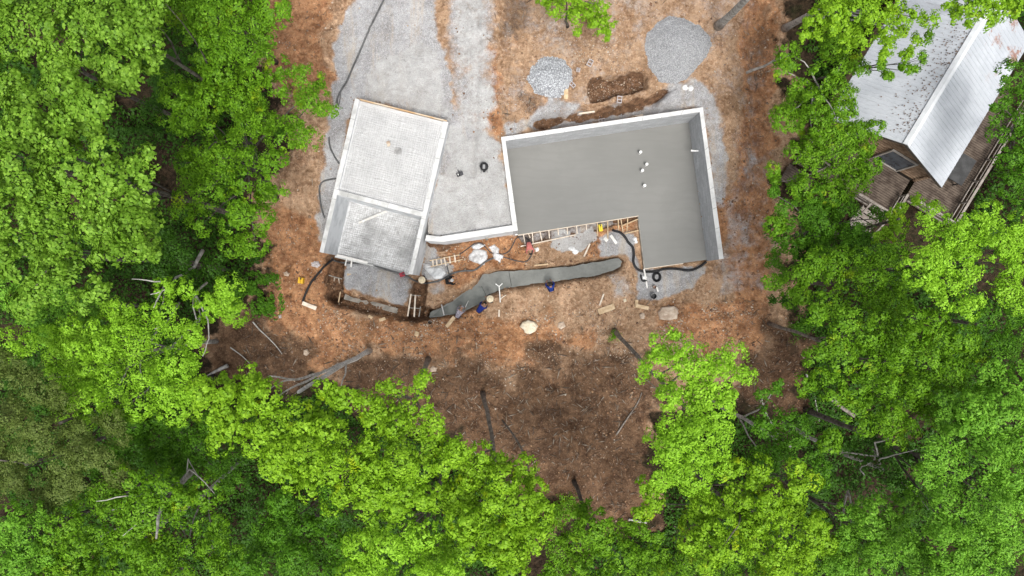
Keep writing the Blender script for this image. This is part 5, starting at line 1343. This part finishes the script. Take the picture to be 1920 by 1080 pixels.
# machine and case on the gravel between garage and house
c = G(908, 314.5)
t = thing('machine', c, 'round black machine with a grey top plate on the white gravel', 'machine')
b = MB(); b.lathe([(0.20, 0.05), (0.25, 0.10), (0.26, 0.34), (0.21, 0.44), (0.12, 0.48), (0, 0.49)], c + Vector((0, 0.02, 0)), 10); b.build('drum', M['black_plastic'], t, bevel=0.015)
b = MB(); b.box(c + Vector((0, -.02, .50)), 0.14, 0.24, 0.05, 0); b.build('top_plate', M['grey_panel'], t, bevel=0.01)
b = MB(); b.box(c + Vector((0, -.24, .26)), 0.14, 0.14, 0.20, 0); b.build('motor', M['black_plastic'], t, bevel=0.02)
for sx in (-1, 1):
    b = MB(); b.tube([c + Vector((sx * .12, -.14, .22)), c + Vector((sx * .19, -.28, .03))], 0.035, 8); b.build('leg', M['grey_panel'], t)
b = MB(); b.tube([c + Vector((0, .2, .18)), c + Vector((0, .22, .03))], 0.035, 8); b.build('leg', M['grey_panel'], t)
c = G(862.5, 327)
t = thing('tool_case', c, 'small black two-part tool case with a handle on the white gravel', 'tool case')
dr = Vector((math.cos(R(20)), math.sin(R(20)), 0)); dn = Vector((-dr.y, dr.x, 0))
b = MB(); b.box(c + dr * .10 + Vector((0, 0, .12)), .19, .22, .24, R(20)); b.build('body', M['dark_grey_plastic'], t, bevel=0.015)
b = MB(); b.box(c - dr * .10 + Vector((0, 0, .09)), .19, .20, .18, R(20)); b.build('battery_box', M['black_plastic'], t, bevel=0.015)
b = MB(); b.box(c - dr * .10 + Vector((0, 0, .19)), .05, .10, .02, R(20)); b.build('label_plate', M['pvc'], t)
b = MB(); b.tube([c + dn * .1 + Vector((0, 0, .2)), c + dn * .27 - dr * .04 + Vector((0, 0, .16))], 0.025, 8); b.build('handle', M['dark_grey_plastic'], t)
# small things on the upper garage mesh
c = P(728.5, 269.5, 2.87)
rock([(725.5, 265), (730, 264), (732, 269), (731, 274), (727, 275), (725, 270)], 0.10, 'slabstone', 'brown stone lying on the white mesh of the upper garage bay', 15, 'stone', 'stone', dz=0.38)
c = P(746, 283, 2.9)
b = MB(); rr = random.Random(2)
for k in range(5):
    r0 = 0.10 + 0.02 * k; o_ = Vector((rr.uniform(-.1, .1), rr.uniform(-.1, .1), 0.02 * k))
    b.tube([c + o_ + Vector((r0 * math.cos(a) * 1.1, r0 * math.sin(a) * .8 - .3 * r0 * math.cos(a), 0.02 * math.sin(3 * a))) for a in np.linspace(0, 6.1, 22)], 0.014, 5)
tag(b.build('wire_coil', M['steel'], origin=c), 'tangle of grey tie wire on the white mesh of the upper garage bay', 'wire coil')

# hoses, pipes and cables
def smooth_path(pts, n=6):
    out = []
    p = [pts[0]] + list(pts) + [pts[-1]]
    for i in range(1, len(p) - 2):
        for k in range(n):
            t = k / n
            out.append(0.5 * ((2 * p[i]) + (p[i + 1] - p[i - 1]) * t + (2 * p[i - 1] - 5 * p[i] + 4 * p[i + 1] - p[i + 2]) * t * t + (3 * p[i] - p[i - 1] - 3 * p[i + 1] + p[i + 2]) * t ** 3))
    out.append(p[-2]); return out
def hose(pix, rad, m, label, name, cat, group=None, corr=False, lift=0.0):
    pts = smooth_path([G(*q[:2], rad + lift + (q[2] if len(q) > 2 else 0)) for q in pix], 8)
    for p in pts: p.z = max(p.z, gz(p.x, p.y) + rad * 0.8)
    rad_ = rad
    if corr:
        dense = []
        for a, c in zip(pts[:-1], pts[1:]):
            n = max(1, int((c - a).length / 0.03))
            dense += [a.lerp(c, k / n) for k in range(n)]
        pts = dense + [pts[-1]]; rad_ = [rad * (1.0 if k % 2 else 0.84) for k in range(len(pts))]
    b = MB(); b.tube(pts, rad_, 9)
    return tag(b.build(name, M[m], origin=pts[len(pts) // 2], smooth=not corr), label, cat, group)
hose([(1148, 431), (1153, 433.5), (1162, 436), (1171, 444), (1178, 455), (1186, 464), (1188, 478), (1187, 490), (1192, 502), (1203, 508.5), (1218, 509.5), (1232, 508), (1245, 504.5), (1265, 504), (1290, 507), (1304, 504), (1316, 497), (1323, 491)], 0.085, 'black_plastic',
     'thick black corrugated drain pipe curving round the corner of the wet slab', 'drain_pipe', 'drain pipe', corr=True)
hose([(1231 + 6.3 * math.cos(a), 519.5 + 7.5 * math.sin(a)) for a in np.linspace(-1.6, 4.6, 14)], 0.085, 'black_plastic', 'ring of black corrugated pipe below the slab corner', 'pipe_ring', 'pipe ring', corr=True)
hose([(1201, 515), (1204, 526), (1212, 526)], 0.06, 'black_plastic', 'short bent piece of black pipe left of the pipe ring', 'pipe_elbow', 'pipe', corr=True)
bag([(1203, 518), (1208, 516), (1213, 518), (1212, 525), (1206, 525)], 0.16, 'white_bag', 'whitish stone bag beside the bent black pipe', 12)
hose([(625, 486), (612, 497), (600, 510), (590, 522), (581, 535), (573, 552), (568, 566)], 0.075, 'black_plastic', 'black hose running from the garage corner down the dirt to a plank', 'hose', 'hose', corr=True)
hose([(622, 483), (630, 489.5), (648, 493), (680, 494), (700, 498), (730, 507), (752, 514), (768, 521), (785, 529), (800, 531), (822, 527), (838, 519), (850, 512), (870, 508), (888, 507), (900, 500), (910, 491), (925, 484)], 0.055, 'grey_cable',
     'long dark hose along the front of the garage and over the orange soil', 'hose', 'hose', lift=0.03)
hose([(855, 481), (868, 473), (880, 464), (890, 457), (902, 456), (910, 463), (920, 473), (932, 476), (945, 476), (955, 470), (962, 458), (968, 447), (978, 444), (988, 447), (996, 455), (999, 468), (994, 483), (984, 491), (968, 489), (950, 484), (935, 479)], 0.032, 'dark_grey_plastic',
     'thin black cable looping over the orange soil below the retaining wall', 'cable', 'cable')
hose([(838, 498), (841, 510), (843, 520), (838, 527)], 0.03, 'grey_cable', 'thin grey cord below the ladder', 'cord', 'cord')
hose([(722, -12), (719, 2), (704, 32), (690, 62), (676, 95), (664, 122), (652, 150), (640, 170), (634, 182), (631, 194)], 0.055, 'grey_cable', 'long dark cable running down the gravel drive from the top edge', 'cable', 'cable')
hose([(638, 172), (638, 182), (637, 192), (634, 197), (633, 188)], 0.03, 'grey_cable', 'small loop of grey cord at the end of the drive cable', 'cord', 'cord')
hose([(617, 258), (619, 275), (626, 291), (636, 307)], 0.05, 'grey_cable', 'grey cable passing under the left garage wall', 'cable', 'cable')
hose([(630, 335), (618, 337), (606, 341), (600, 350), (600, 368), (603, 390), (609, 409)], 0.05, 'grey_cable', 'grey cable bending away from the left garage wall', 'cable', 'cable')

# fallen dead branches
def branch(pix, r0, r1, label, m='pale_bark', lift=0.1, sub=()):
    pts = smooth_path([G(*q, lift) for q in pix], 5)
    b = MB(); b.tube(pts, [r0 + (r1 - r0) * k / (len(pts) - 1) for k in range(len(pts))], 7)
    for s in sub:
        q = smooth_path([G(*v, lift) for v in s], 5); b.tube(q, [r1 * 1.3 + (r1 * .4 - r1 * 1.3) * k / (len(q) - 1) for k in range(len(q))], 6)
    tag(b.build('fallen_branch', M[m], origin=pts[0], smooth=True), label, 'branch', 'dead branches on the ground')
branch([(475, 603), (488, 618), (503, 632), (520, 650), (530, 664)], 0.05, 0.02, 'thin pale dead branch on the dark soil at the left')
branch([(433, 651), (455, 667), (470, 682)], 0.04, 0.02, 'short thin dead branch on the dark soil left of the leaning trunk')
branch([(388, 706), (405, 696), (428, 685)], 0.05, 0.13, 'grey broken log at the left edge of the dark soil')
branch([(1155, 815), (1175, 785), (1195, 755), (1203, 735)], 0.06, 0.03, 'dark thin branch on the soil left of the brightest tree', m='mid_bark', sub=[[(1180, 777), (1192, 770)]])
branch([(1178, 973), (1195, 976), (1212, 979)], 0.09, 0.07, 'short pinkish log at the bottom of the rutted soil', m='pale_bark')
branch([(1098, 760), (1120, 790), (1124, 800)], 0.03, 0.015, 'twig on the brown soil', m='bark') if False else None
branch([(1555, 745), (1575, 762), (1600, 779)], 0.15, 0.13, 'grey fallen log in the hollow at the right', m='mid_bark', lift=0.2)
branch([(1510, 700), (1525, 740), (1535, 790)], 0.05, 0.02, 'thin dead branch on the brown soil at the right', m='pale_bark')

# ------------------------------------------------------------------ scattered bits nobody could count
def scatter(name, label, cat, n, wfn, smin, smax, m, seed, flat=0.6, stick=False):
    rs = np.random.RandomState(seed)
    x = rs.uniform(-17, 20, n * 12); y = rs.uniform(-17, 18.5, n * 12)
    k = rs.uniform(size=len(x)) < wfn(x, y); x, y = x[k][:n], y[k][:n]
    for poly in (house_in, garage_up, garage_low):
        kk = sdf(x, y, poly) > 0.35; x, y = x[kk], y[kk]
    z = np.array([gz(a, b) for a, b in zip(x, y)])
    n = len(x)
    s = smin * (smax / smin) ** (rs.uniform(size=n) ** 1.8)
    if stick:
        base = np.array([[1, 0, 0], [-1, 0, 0], [0, .10, 0], [0, -.10, 0], [0, 0, .08], [0, 0, -.08]])
    else:
        base = np.array([[1, 0, 0], [-1, 0, 0], [0, 1, 0], [0, -1, 0], [0, 0, 1], [0, 0, -1]]) * .5
    v = base[None] * (1 + 0.45 * rs.uniform(-1, 1, (n, 6, 3)))
    if not stick: v[..., 2] *= flat
    v[:, :4, 2] += rs.uniform(-.15, .15, (n, 4))* (0.2 if stick else 1)
    a = rs.uniform(0, 6.283, n); ca, sa = np.cos(a), np.sin(a)
    vx = v[..., 0] * ca[:, None] - v[..., 1] * sa[:, None]; vy = v[..., 0] * sa[:, None] + v[..., 1] * ca[:, None]
    v = np.stack([vx, vy, v[..., 2]], -1) * s[:, None, None] + np.stack([x, y, z + s * 0.12], -1)[:, None]
    tri = np.array([[0, 2, 4], [2, 1, 4], [1, 3, 4], [3, 0, 4], [2, 0, 5], [1, 2, 5], [3, 1, 5], [0, 3, 5]])
    f = (np.arange(n)[:, None, None] * 6 + tri[None]).reshape(-1).astype(np.int32)
    me = bpy.data.meshes.new(name)
    me.vertices.add(n * 6); me.vertices.foreach_set('co', v.astype(np.float32).ravel())
    me.loops.add(len(f)); me.loops.foreach_set('vertex_index', f)
    me.polygons.add(len(f) // 3); me.polygons.foreach_set('loop_start', np.arange(0, len(f), 3, dtype=np.int32))
    me.update(calc_edges=True); me.materials.append(m)
    tag(link(name, me), label, cat, kind='stuff')
def island_mat(name, cols, rough=0.9):
    t = NT(name); g = t.new('ShaderNodeNewGeometry')
    rp = t.new('ShaderNodeValToRGB'); rp.color_ramp.interpolation = 'CONSTANT'
    el = rp.color_ramp.elements
    while len(el) < len(cols): el.new(0.5)
    for i, c in enumerate(cols): el[i].position = i / len(cols); el[i].color = (*c, 1)
    t.l.new(g.outputs['Random Per Island'], rp.inputs[0])
    c = t.mix(t.math('MULTIPLY', t.rng(t.noise(9, 4), .35, .7), .4), rp.outputs[0], (0.2, 0.14, 0.1))
    return t.fin(c, rough, 0.2)
M['stones'] = island_mat('stones', [(0.30, 0.20, 0.13), (0.42, 0.31, 0.22), (0.24, 0.14, 0.09), (0.50, 0.40, 0.30), (0.36, 0.25, 0.17), (0.60, 0.52, 0.43), (0.28, 0.20, 0.16)])
M['clods'] = island_mat('clods', [(0.20, 0.105, 0.06), (0.28, 0.155, 0.085), (0.15, 0.085, 0.055), (0.34, 0.21, 0.12), (0.24, 0.17, 0.12)])
M['grey_stones'] = island_mat('grey_stones', [(0.30, 0.30, 0.31), (0.45, 0.45, 0.46), (0.20, 0.20, 0.21), (0.55, 0.55, 0.56), (0.38, 0.36, 0.34)])
M['shavings'] = island_mat('shavings', [(0.55, 0.42, 0.26), (0.66, 0.55, 0.38), (0.45, 0.33, 0.20), (0.72, 0.64, 0.50)])
M['twigs'] = island_mat('twigs', [(0.20, 0.16, 0.12), (0.12, 0.09, 0.07), (0.30, 0.26, 0.21), (0.08, 0.06, 0.045)])
def samp(arr):
    def fn(x, y):
        i = np.clip(np.searchsorted(gx, x), 0, len(gx) - 1); j = np.clip(np.searchsorted(gy, y), 0, len(gy) - 1)
        return arr[j, i]
    return fn
_l = 1 - z_litter
_bank = sstep(0.55, 0.1, np.abs(sdf(GX, GY, W(FOOT)) - .12))
_pit = 0.5 * zone([PIT], 1.5, 0.1, 0.2, 405)
_rim = zone([[(985, 150), (1032, 100), (1080, 150), (1032, 188)], [(1205, 90), (1270, 25), (1338, 85), (1262, 165)]], 2.0, 0.3, 0.4, 401)
scatter('stones', 'pinkish tan stones strewn over the bare soil', 'stones', 20000, samp(np.clip(_l * (0.03 + 0.85 * z_rock * np.clip(fbm(GX, GY, 0.7, 5, 201) * 2.2 + .25, 0, 1) + 0.25 * z_clay * np.clip(fbm(GX, GY, 0.9, 4, 203) * 2.5, 0, 1)) * (1 - 0.9 * z_gravel) * (1 - z_pale) * (1 - .6 * z_dark) + _pit, 0, 1)), 0.03, 0.15, M['stones'], 31)
scatter('clods', 'brown clods of earth on the clay', 'clods', 6500, samp(np.clip(_l * (0.10 + 0.4 * z_clay + 0.2 * z_dark + 0.4 * z_trench + 1.2 * _bank) * (fbm(GX, GY, 0.8, 4, 205) + .5) * (1 - z_gravel), 0, 1)), 0.04, 0.20, M['clods'], 32)
scatter('gravel', 'loose grey gravel on the drive and round the walls', 'gravel', 12000, samp(np.clip(_l * (z_gravel * .8 + .03 + _rim) * (0.35 + fbm(GX, GY, 0.9, 4, 207)), 0, 1)), 0.02, 0.065, M['grey_stones'], 33)
_sh = zone([[(1140, 515), (1180, 510), (1195, 545), (1175, 575), (1140, 560)]], 0, 0.6, 0.8, 301) + 0.35 * zone([[(985, 465), (1060, 470), (1130, 480), (1090, 495), (1000, 500)]], 0, 0.4, 0.6, 303)
scatter('wood_shavings', 'pale wood splinters strewn round the wet footing', 'wood shavings', 900, samp(np.clip(_sh, 0, 1)), 0.07, 0.24, M['shavings'], 34, stick=True)
scatter('twigs', 'dead twigs scattered on the dark soil', 'twigs', 3500, samp(np.clip(_l * (0.02 + 0.55 * z_dark) * (1 - z_gravel) * (1 - z_pale), 0, 1)), 0.06, 0.38, M['twigs'], 35, stick=True)
M['dead_leaves'] = island_mat('dead_leaves', [(0.10, 0.075, 0.06), (0.16, 0.11, 0.085), (0.24, 0.20, 0.18), (0.07, 0.055, 0.05)])
def roof_litter():
    rs = np.random.RandomState(44); n = 500
    s = rs.uniform(0.4, Lr, n); t = -np.abs(rs.normal(size=n)) * 0.65 - 0.15
    k = (fbm(s, t, 0.8, 4, 9) > -0.15) & (t > -half_w); s, t = s[k], t[k]
    pos = np.array([CP(a, b_, CR_ - (CR_ - CE) * (-b_) / half_w + 0.065) for a, b_ in zip(s, t)])
    tilt = (acr * -1 * 0.49 + Vector((0, 0, 1)))
    nr = np.array(tilt)[None] + rs.normal(size=pos.shape) * .15
    me = leaves_mesh('roof_leaves', pos, nr, rs.uniform(.04, .12, len(pos)), M['dead_leaves'], rs, .7)
    tag(link('roof_leaves', me), 'brown dead leaves lying along the ridge of the white roof', 'dead leaves', kind='stuff')
roof_litter()

# ------------------------------------------------------------------ people
def cloth(name, c, k=0.75): return noisy(name, tuple(x * k for x in c), c, 14, 0.9, 0.3)
SKIN = noisy('skin', (0.24, 0.125, 0.08), (0.30, 0.16, 0.10), 10, 0.6, 0.0)
HAIR = noisy('hair', (0.008, 0.007, 0.006), (0.02, 0.017, 0.015), 20, 0.6, 0.2)
SHOE = noisy('boots', (0.05, 0.035, 0.025), (0.09, 0.065, 0.045), 10, 0.8, 0.2)
STRAW = noisy('straw', (0.60, 0.50, 0.34), (0.72, 0.63, 0.47), 18, 0.8, 0.4)
POSES = {
 'stand': dict(pelvis=(0, 0, .95), belly=(0, .01, 1.12), chest=(0, .03, 1.32), neck=(0, .04, 1.47), head=(0, .07, 1.60), crown=(0, .07, 1.70), sh=(.18, .02, 1.41), el=(.25, .06, 1.14), wr=(.22, .26, .98), hip=(.10, 0, .90), kn=(.115, .03, .50), an=(.115, -.01, .09), toe=(.13, .15, .045)),
 'bend': dict(pelvis=(0, -.18, .92), belly=(0, -.02, 1.0), chest=(0, .20, 1.08), neck=(0, .36, 1.10), head=(0, .47, 1.05), crown=(0, .56, 1.02), sh=(.18, .27, 1.10), el=(.24, .36, .82), wr=(.16, .52, .62), hip=(.10, -.16, .88), kn=(.13, -.04, .49), an=(.13, -.08, .09), toe=(.15, .08, .045)),
 'crouch': dict(pelvis=(0, -.12, .42), belly=(0, -.04, .55), chest=(0, .10, .76), neck=(0, .20, .89), head=(0, .28, .98), crown=(0, .31, 1.07), sh=(.18, .14, .84), el=(.27, .30, .60), wr=(.14, .50, .42), hip=(.11, -.10, .40), kn=(.20, .30, .50), an=(.16, .02, .09), toe=(.18, .18, .045)),
}
def person(px, py, pose, heading, shirt, trousers, label, hat=None, hat_m=None, hold=None, armz=None):
    J = POSES[pose]; verts = []; rad = []; edges = []; kind = []
    def add(p, r, par, k):
        verts.append(Vector(p)); rad.append(r); kind.append(k)
        if par is not None: edges.append((par, len(verts) - 1))
        return len(verts) - 1
    pel = add(J['pelvis'], (.145, .115), None, 't')
    bel = add(J['belly'], (.135, .105), pel, 's'); che = add(J['chest'], (.155, .11), bel, 's')
    nec = add(J['neck'], (.055, .055), che, 'k')
    hd = Vector(J['head']); ck = Vector(J['crown']); axis = (ck - hd).normalized(); fwd = Vector((0, 1, 0)) - axis * axis.y; fwd.normalize()
    if abs(axis.y) > .6: fwd = Vector((0, 0.35, -1)).normalized()
    jaw = add(hd - axis * .05, (.075, .08), nec, 'k'); mid_h = add(hd + axis * .03, (.088, .10), jaw, 'k'); add(hd + axis * .10, (.075, .085), mid_h, 'k')
    for s in (-1, 1):
        def mx(p): return (p[0] * s, p[1], p[2])
        shv = add(mx(J['sh']), (.068, .068), che, 's'); elv = add(mx(J['el']), (.046, .046), shv, 's')
        wv = J['wr'] if not (armz and s > 0) else armz
        wrv = add(mx(wv), (.030, .030), elv, 'k')
        d = (Vector(mx(wv)) - Vector(mx(J['el']))).normalized()
        pal = add(Vector(mx(wv)) + d * .07, (.042, .022), wrv, 'k')
        side = d.cross(Vector((0, 0, 1))).normalized(); dn_ = side.cross(d)
        for k in range(4):
            o_ = side * (k - 1.5) * .021
            f1 = add(Vector(mx(wv)) + d * (.115 + .008 * (k in (1, 2))) + o_, (.010, .010), pal, 'k')
            add(Vector(mx(wv)) + d * (.145 + .012 * (k in (1, 2))) + o_ - dn_ * .025 * (1 if dn_.z > 0 else -1), (.008, .008), f1, 'k')
        th = add(Vector(mx(wv)) + d * .06 + side * .045 * (-s if side.x * s > 0 else s), (.011, .011), pal, 'k')
        hp = add(mx(J['hip']), (.092, .092), pel, 't'); kn = add(mx(J['kn']), (.066, .066), hp, 't'); an = add(mx(J['an']), (.048, .048), kn, 't'); add(mx(J['toe']), (.045, .032), an, 'b')
    # face: nose and ears grow from the head
    me = bpy.data.meshes.new('body_frame'); me.from_pydata(verts, edges, [])
    o = bpy.data.objects.new('body_frame', me); col.objects.link(o)
    sk_ = o.modifiers.new('skin', 'SKIN'); sk_.use_smooth_shade = True
    sv = me.skin_vertices[0].data
    for i, r in enumerate(rad): sv[i].radius = r
    sv[0].use_root = True
    ss = o.modifiers.new('sub', 'SUBSURF'); ss.levels = 1; ss.render_levels = 1
    dg = bpy.context.evaluated_depsgraph_get(); dg.update()
    bm_ = bpy.data.meshes.new_from_object(o.evaluated_get(dg))
    bpy.data.objects.remove(o)
    bm_.materials.clear()
    for mm in (SKIN, shirt, trousers, SHOE): bm_.materials.append(mm)
    VV = np.array(verts); E = edges
    cat_i = {'k': 0, 's': 1, 't': 2, 'b': 3}
    A = np.array([VV[a] for a, b_ in E]); B_ = np.array([VV[b_] for a, b_ in E]); KK = [kind[b_] for a, b_ in E]
    for p in bm_.polygons:
        c_ = np.array(p.center); d_ = B_ - A
        t_ = np.clip(((c_ - A) * d_).sum(1) / ((d_ * d_).sum(1) + 1e-9), 0, 1)
        q = np.linalg.norm(A + d_ * t_[:, None] - c_, axis=1); e = int(q.argmin())
        kk = KK[e]
        if kk == 'k' and kind[E[e][0]] == 's' and t_[e] < .55: kk = 's'
        if kk == 'b' and t_[e] < .15: kk = 'b'
        p.material_index = cat_i[kk]; p.use_smooth = True
    g = G(px, py); g.z = gz(g.x, g.y)
    a = -heading
    mtx = Matrix.Translation(g) @ Matrix.Rotation(a, 4, 'Z')
    # feet are put so that the middle of the body stands where it is seen
    cen = Vector((0, J['chest'][1] * .6, 0)); mtx = mtx @ Matrix.Translation(-cen)
    t = thing('person', mtx.translation.copy(), label, 'person', 'workers on the site')
    bm_.transform(mtx); link('body', bm_, t)
    def T(p): return mtx @ Vector(p)
    eb = MB()
    for s in (-1, 1):
        eb.lathe([(0, -.012), (.012, 0), (0, .012)], T(hd + axis * .03 + fwd * .093 + Vector((s * .033, 0, 0))), 8)
    eb.build('eyes', HAIR, t)
    nb_ = MB(); nb_.tube([T(hd + axis * .035 + fwd * .09), T(hd + axis * .0 + fwd * .125), T(hd - axis * .012 + fwd * .10)], [.010, .017, .012], 7)
    for s in (-1, 1): nb_.tube([T(hd + axis * .04 + Vector((s * .085, 0, 0)) - fwd * .005), T(hd + axis * .0 + Vector((s * .093, 0, 0)))], [.022, .014], 6)
    nb_.build('nose_and_ears', SKIN, t)
    rot = axis.to_track_quat('Z', 'Y').to_matrix().to_4x4()
    def lathe_on(prof, n=28):
        vs = []; fs = []
        for r, z in prof:
            for k in range(n):
                w = 2 * math.pi * k / n
                vs.append(T(Vector(hd) + (rot @ Vector((r * math.cos(w), r * math.sin(w), z)))))
        for i in range(len(prof) - 1):
            for k in range(n): fs.append((i * n + k, i * n + (k + 1) % n, (i + 1) * n + (k + 1) % n, (i + 1) * n + k))
        b = MB(); b.grid(vs, fs); return b
    if hat == 'straw':
        h_ = lathe_on([(.215, .055), (.22, .065), (.13, .085), (.105, .09), (.10, .17), (.075, .195), (.03, .185), (0, .18)]).build('straw_hat', STRAW, t, smooth=True)
        lathe_on([(.108, .092), (.108, .118), (.104, .118)]).build('hat_band', HAIR, h_)
    elif hat == 'cap':
        lathe_on([(.104, .045), (.108, .06), (.10, .11), (.07, .14), (0, .152)]).build('cap', hat_m, t, smooth=True)
    else:
        lathe_on([(.102, .0), (.108, .06), (.098, .11), (.06, .14), (0, .15)]).build('hair', HAIR, t, smooth=True)
    if hold: hold(T, t)
    return t
def float_tool(T, t):
    tl = thing('bull_float', T((.1, .55, .3)), 'long-handled concrete float held by the worker in a grey patterned shirt', 'tool')
    b = MB(); b.tube([T((.16, .50, .60)), T((.12, .95, .25)), T((.1, 1.25, -.30))], .018, 8); b.build('handle', M['pvc'], tl)
    b = MB(); p = T((.1, 1.27, -.33)); b.box(p, .5, .14, .03, R(35)); b.build('blade', M['steel'], tl)
person(863, 586, 'bend', R(28), cloth('grey_shirt', (0.36, 0.33, 0.38), 0.35), cloth('brown_trousers', (0.06, 0.045, 0.05)), 'person in a grey patterned shirt bending over the wet footing with a long float', hold=float_tool, hat='cap', hat_m=cloth('grey_cap', (0.30, 0.29, 0.31)))
person(903, 577, 'bend', R(40), cloth('navy_shirt', (0.010, 0.022, 0.16)), cloth('dark_trousers', (0.035, 0.03, 0.03)), 'person in a bright navy shirt bending near the lower part of the wet footing')
person(922, 559, 'stand', R(-110), cloth('black_shirt', (0.018, 0.018, 0.03)), cloth('dark_jeans', (0.03, 0.032, 0.045)), 'person in black under a wide straw hat beside the bend of the wet footing', hat='straw')
person(799, 526, 'stand', R(-70), cloth('brown_shirt', (0.07, 0.03, 0.025)), cloth('brown_work_trousers', (0.06, 0.04, 0.03)), 'person in brown under a wide straw hat at the right corner of the garage', hat='straw')
person(843, 527, 'crouch', R(80), cloth('black_tee', (0.012, 0.012, 0.014)), cloth('black_trousers', (0.015, 0.015, 0.017)), 'person all in black with a white cap crouching by the hose', hat='cap', hat_m=cloth('white_cap', (0.55, 0.55, 0.55)))
person(1032, 540, 'crouch', R(-15), cloth('royal_blue_shirt', (0.010, 0.035, 0.22)), cloth('navy_trousers', (0.012, 0.016, 0.05)), 'person in royal blue crouching alone below the wet footing')
person(992, 465, 'bend', R(170), cloth('pink_shirt', (0.52, 0.16, 0.14)), cloth('grey_trousers', (0.10, 0.08, 0.09)), 'person in a pink shirt bending at the left end of the form braces')
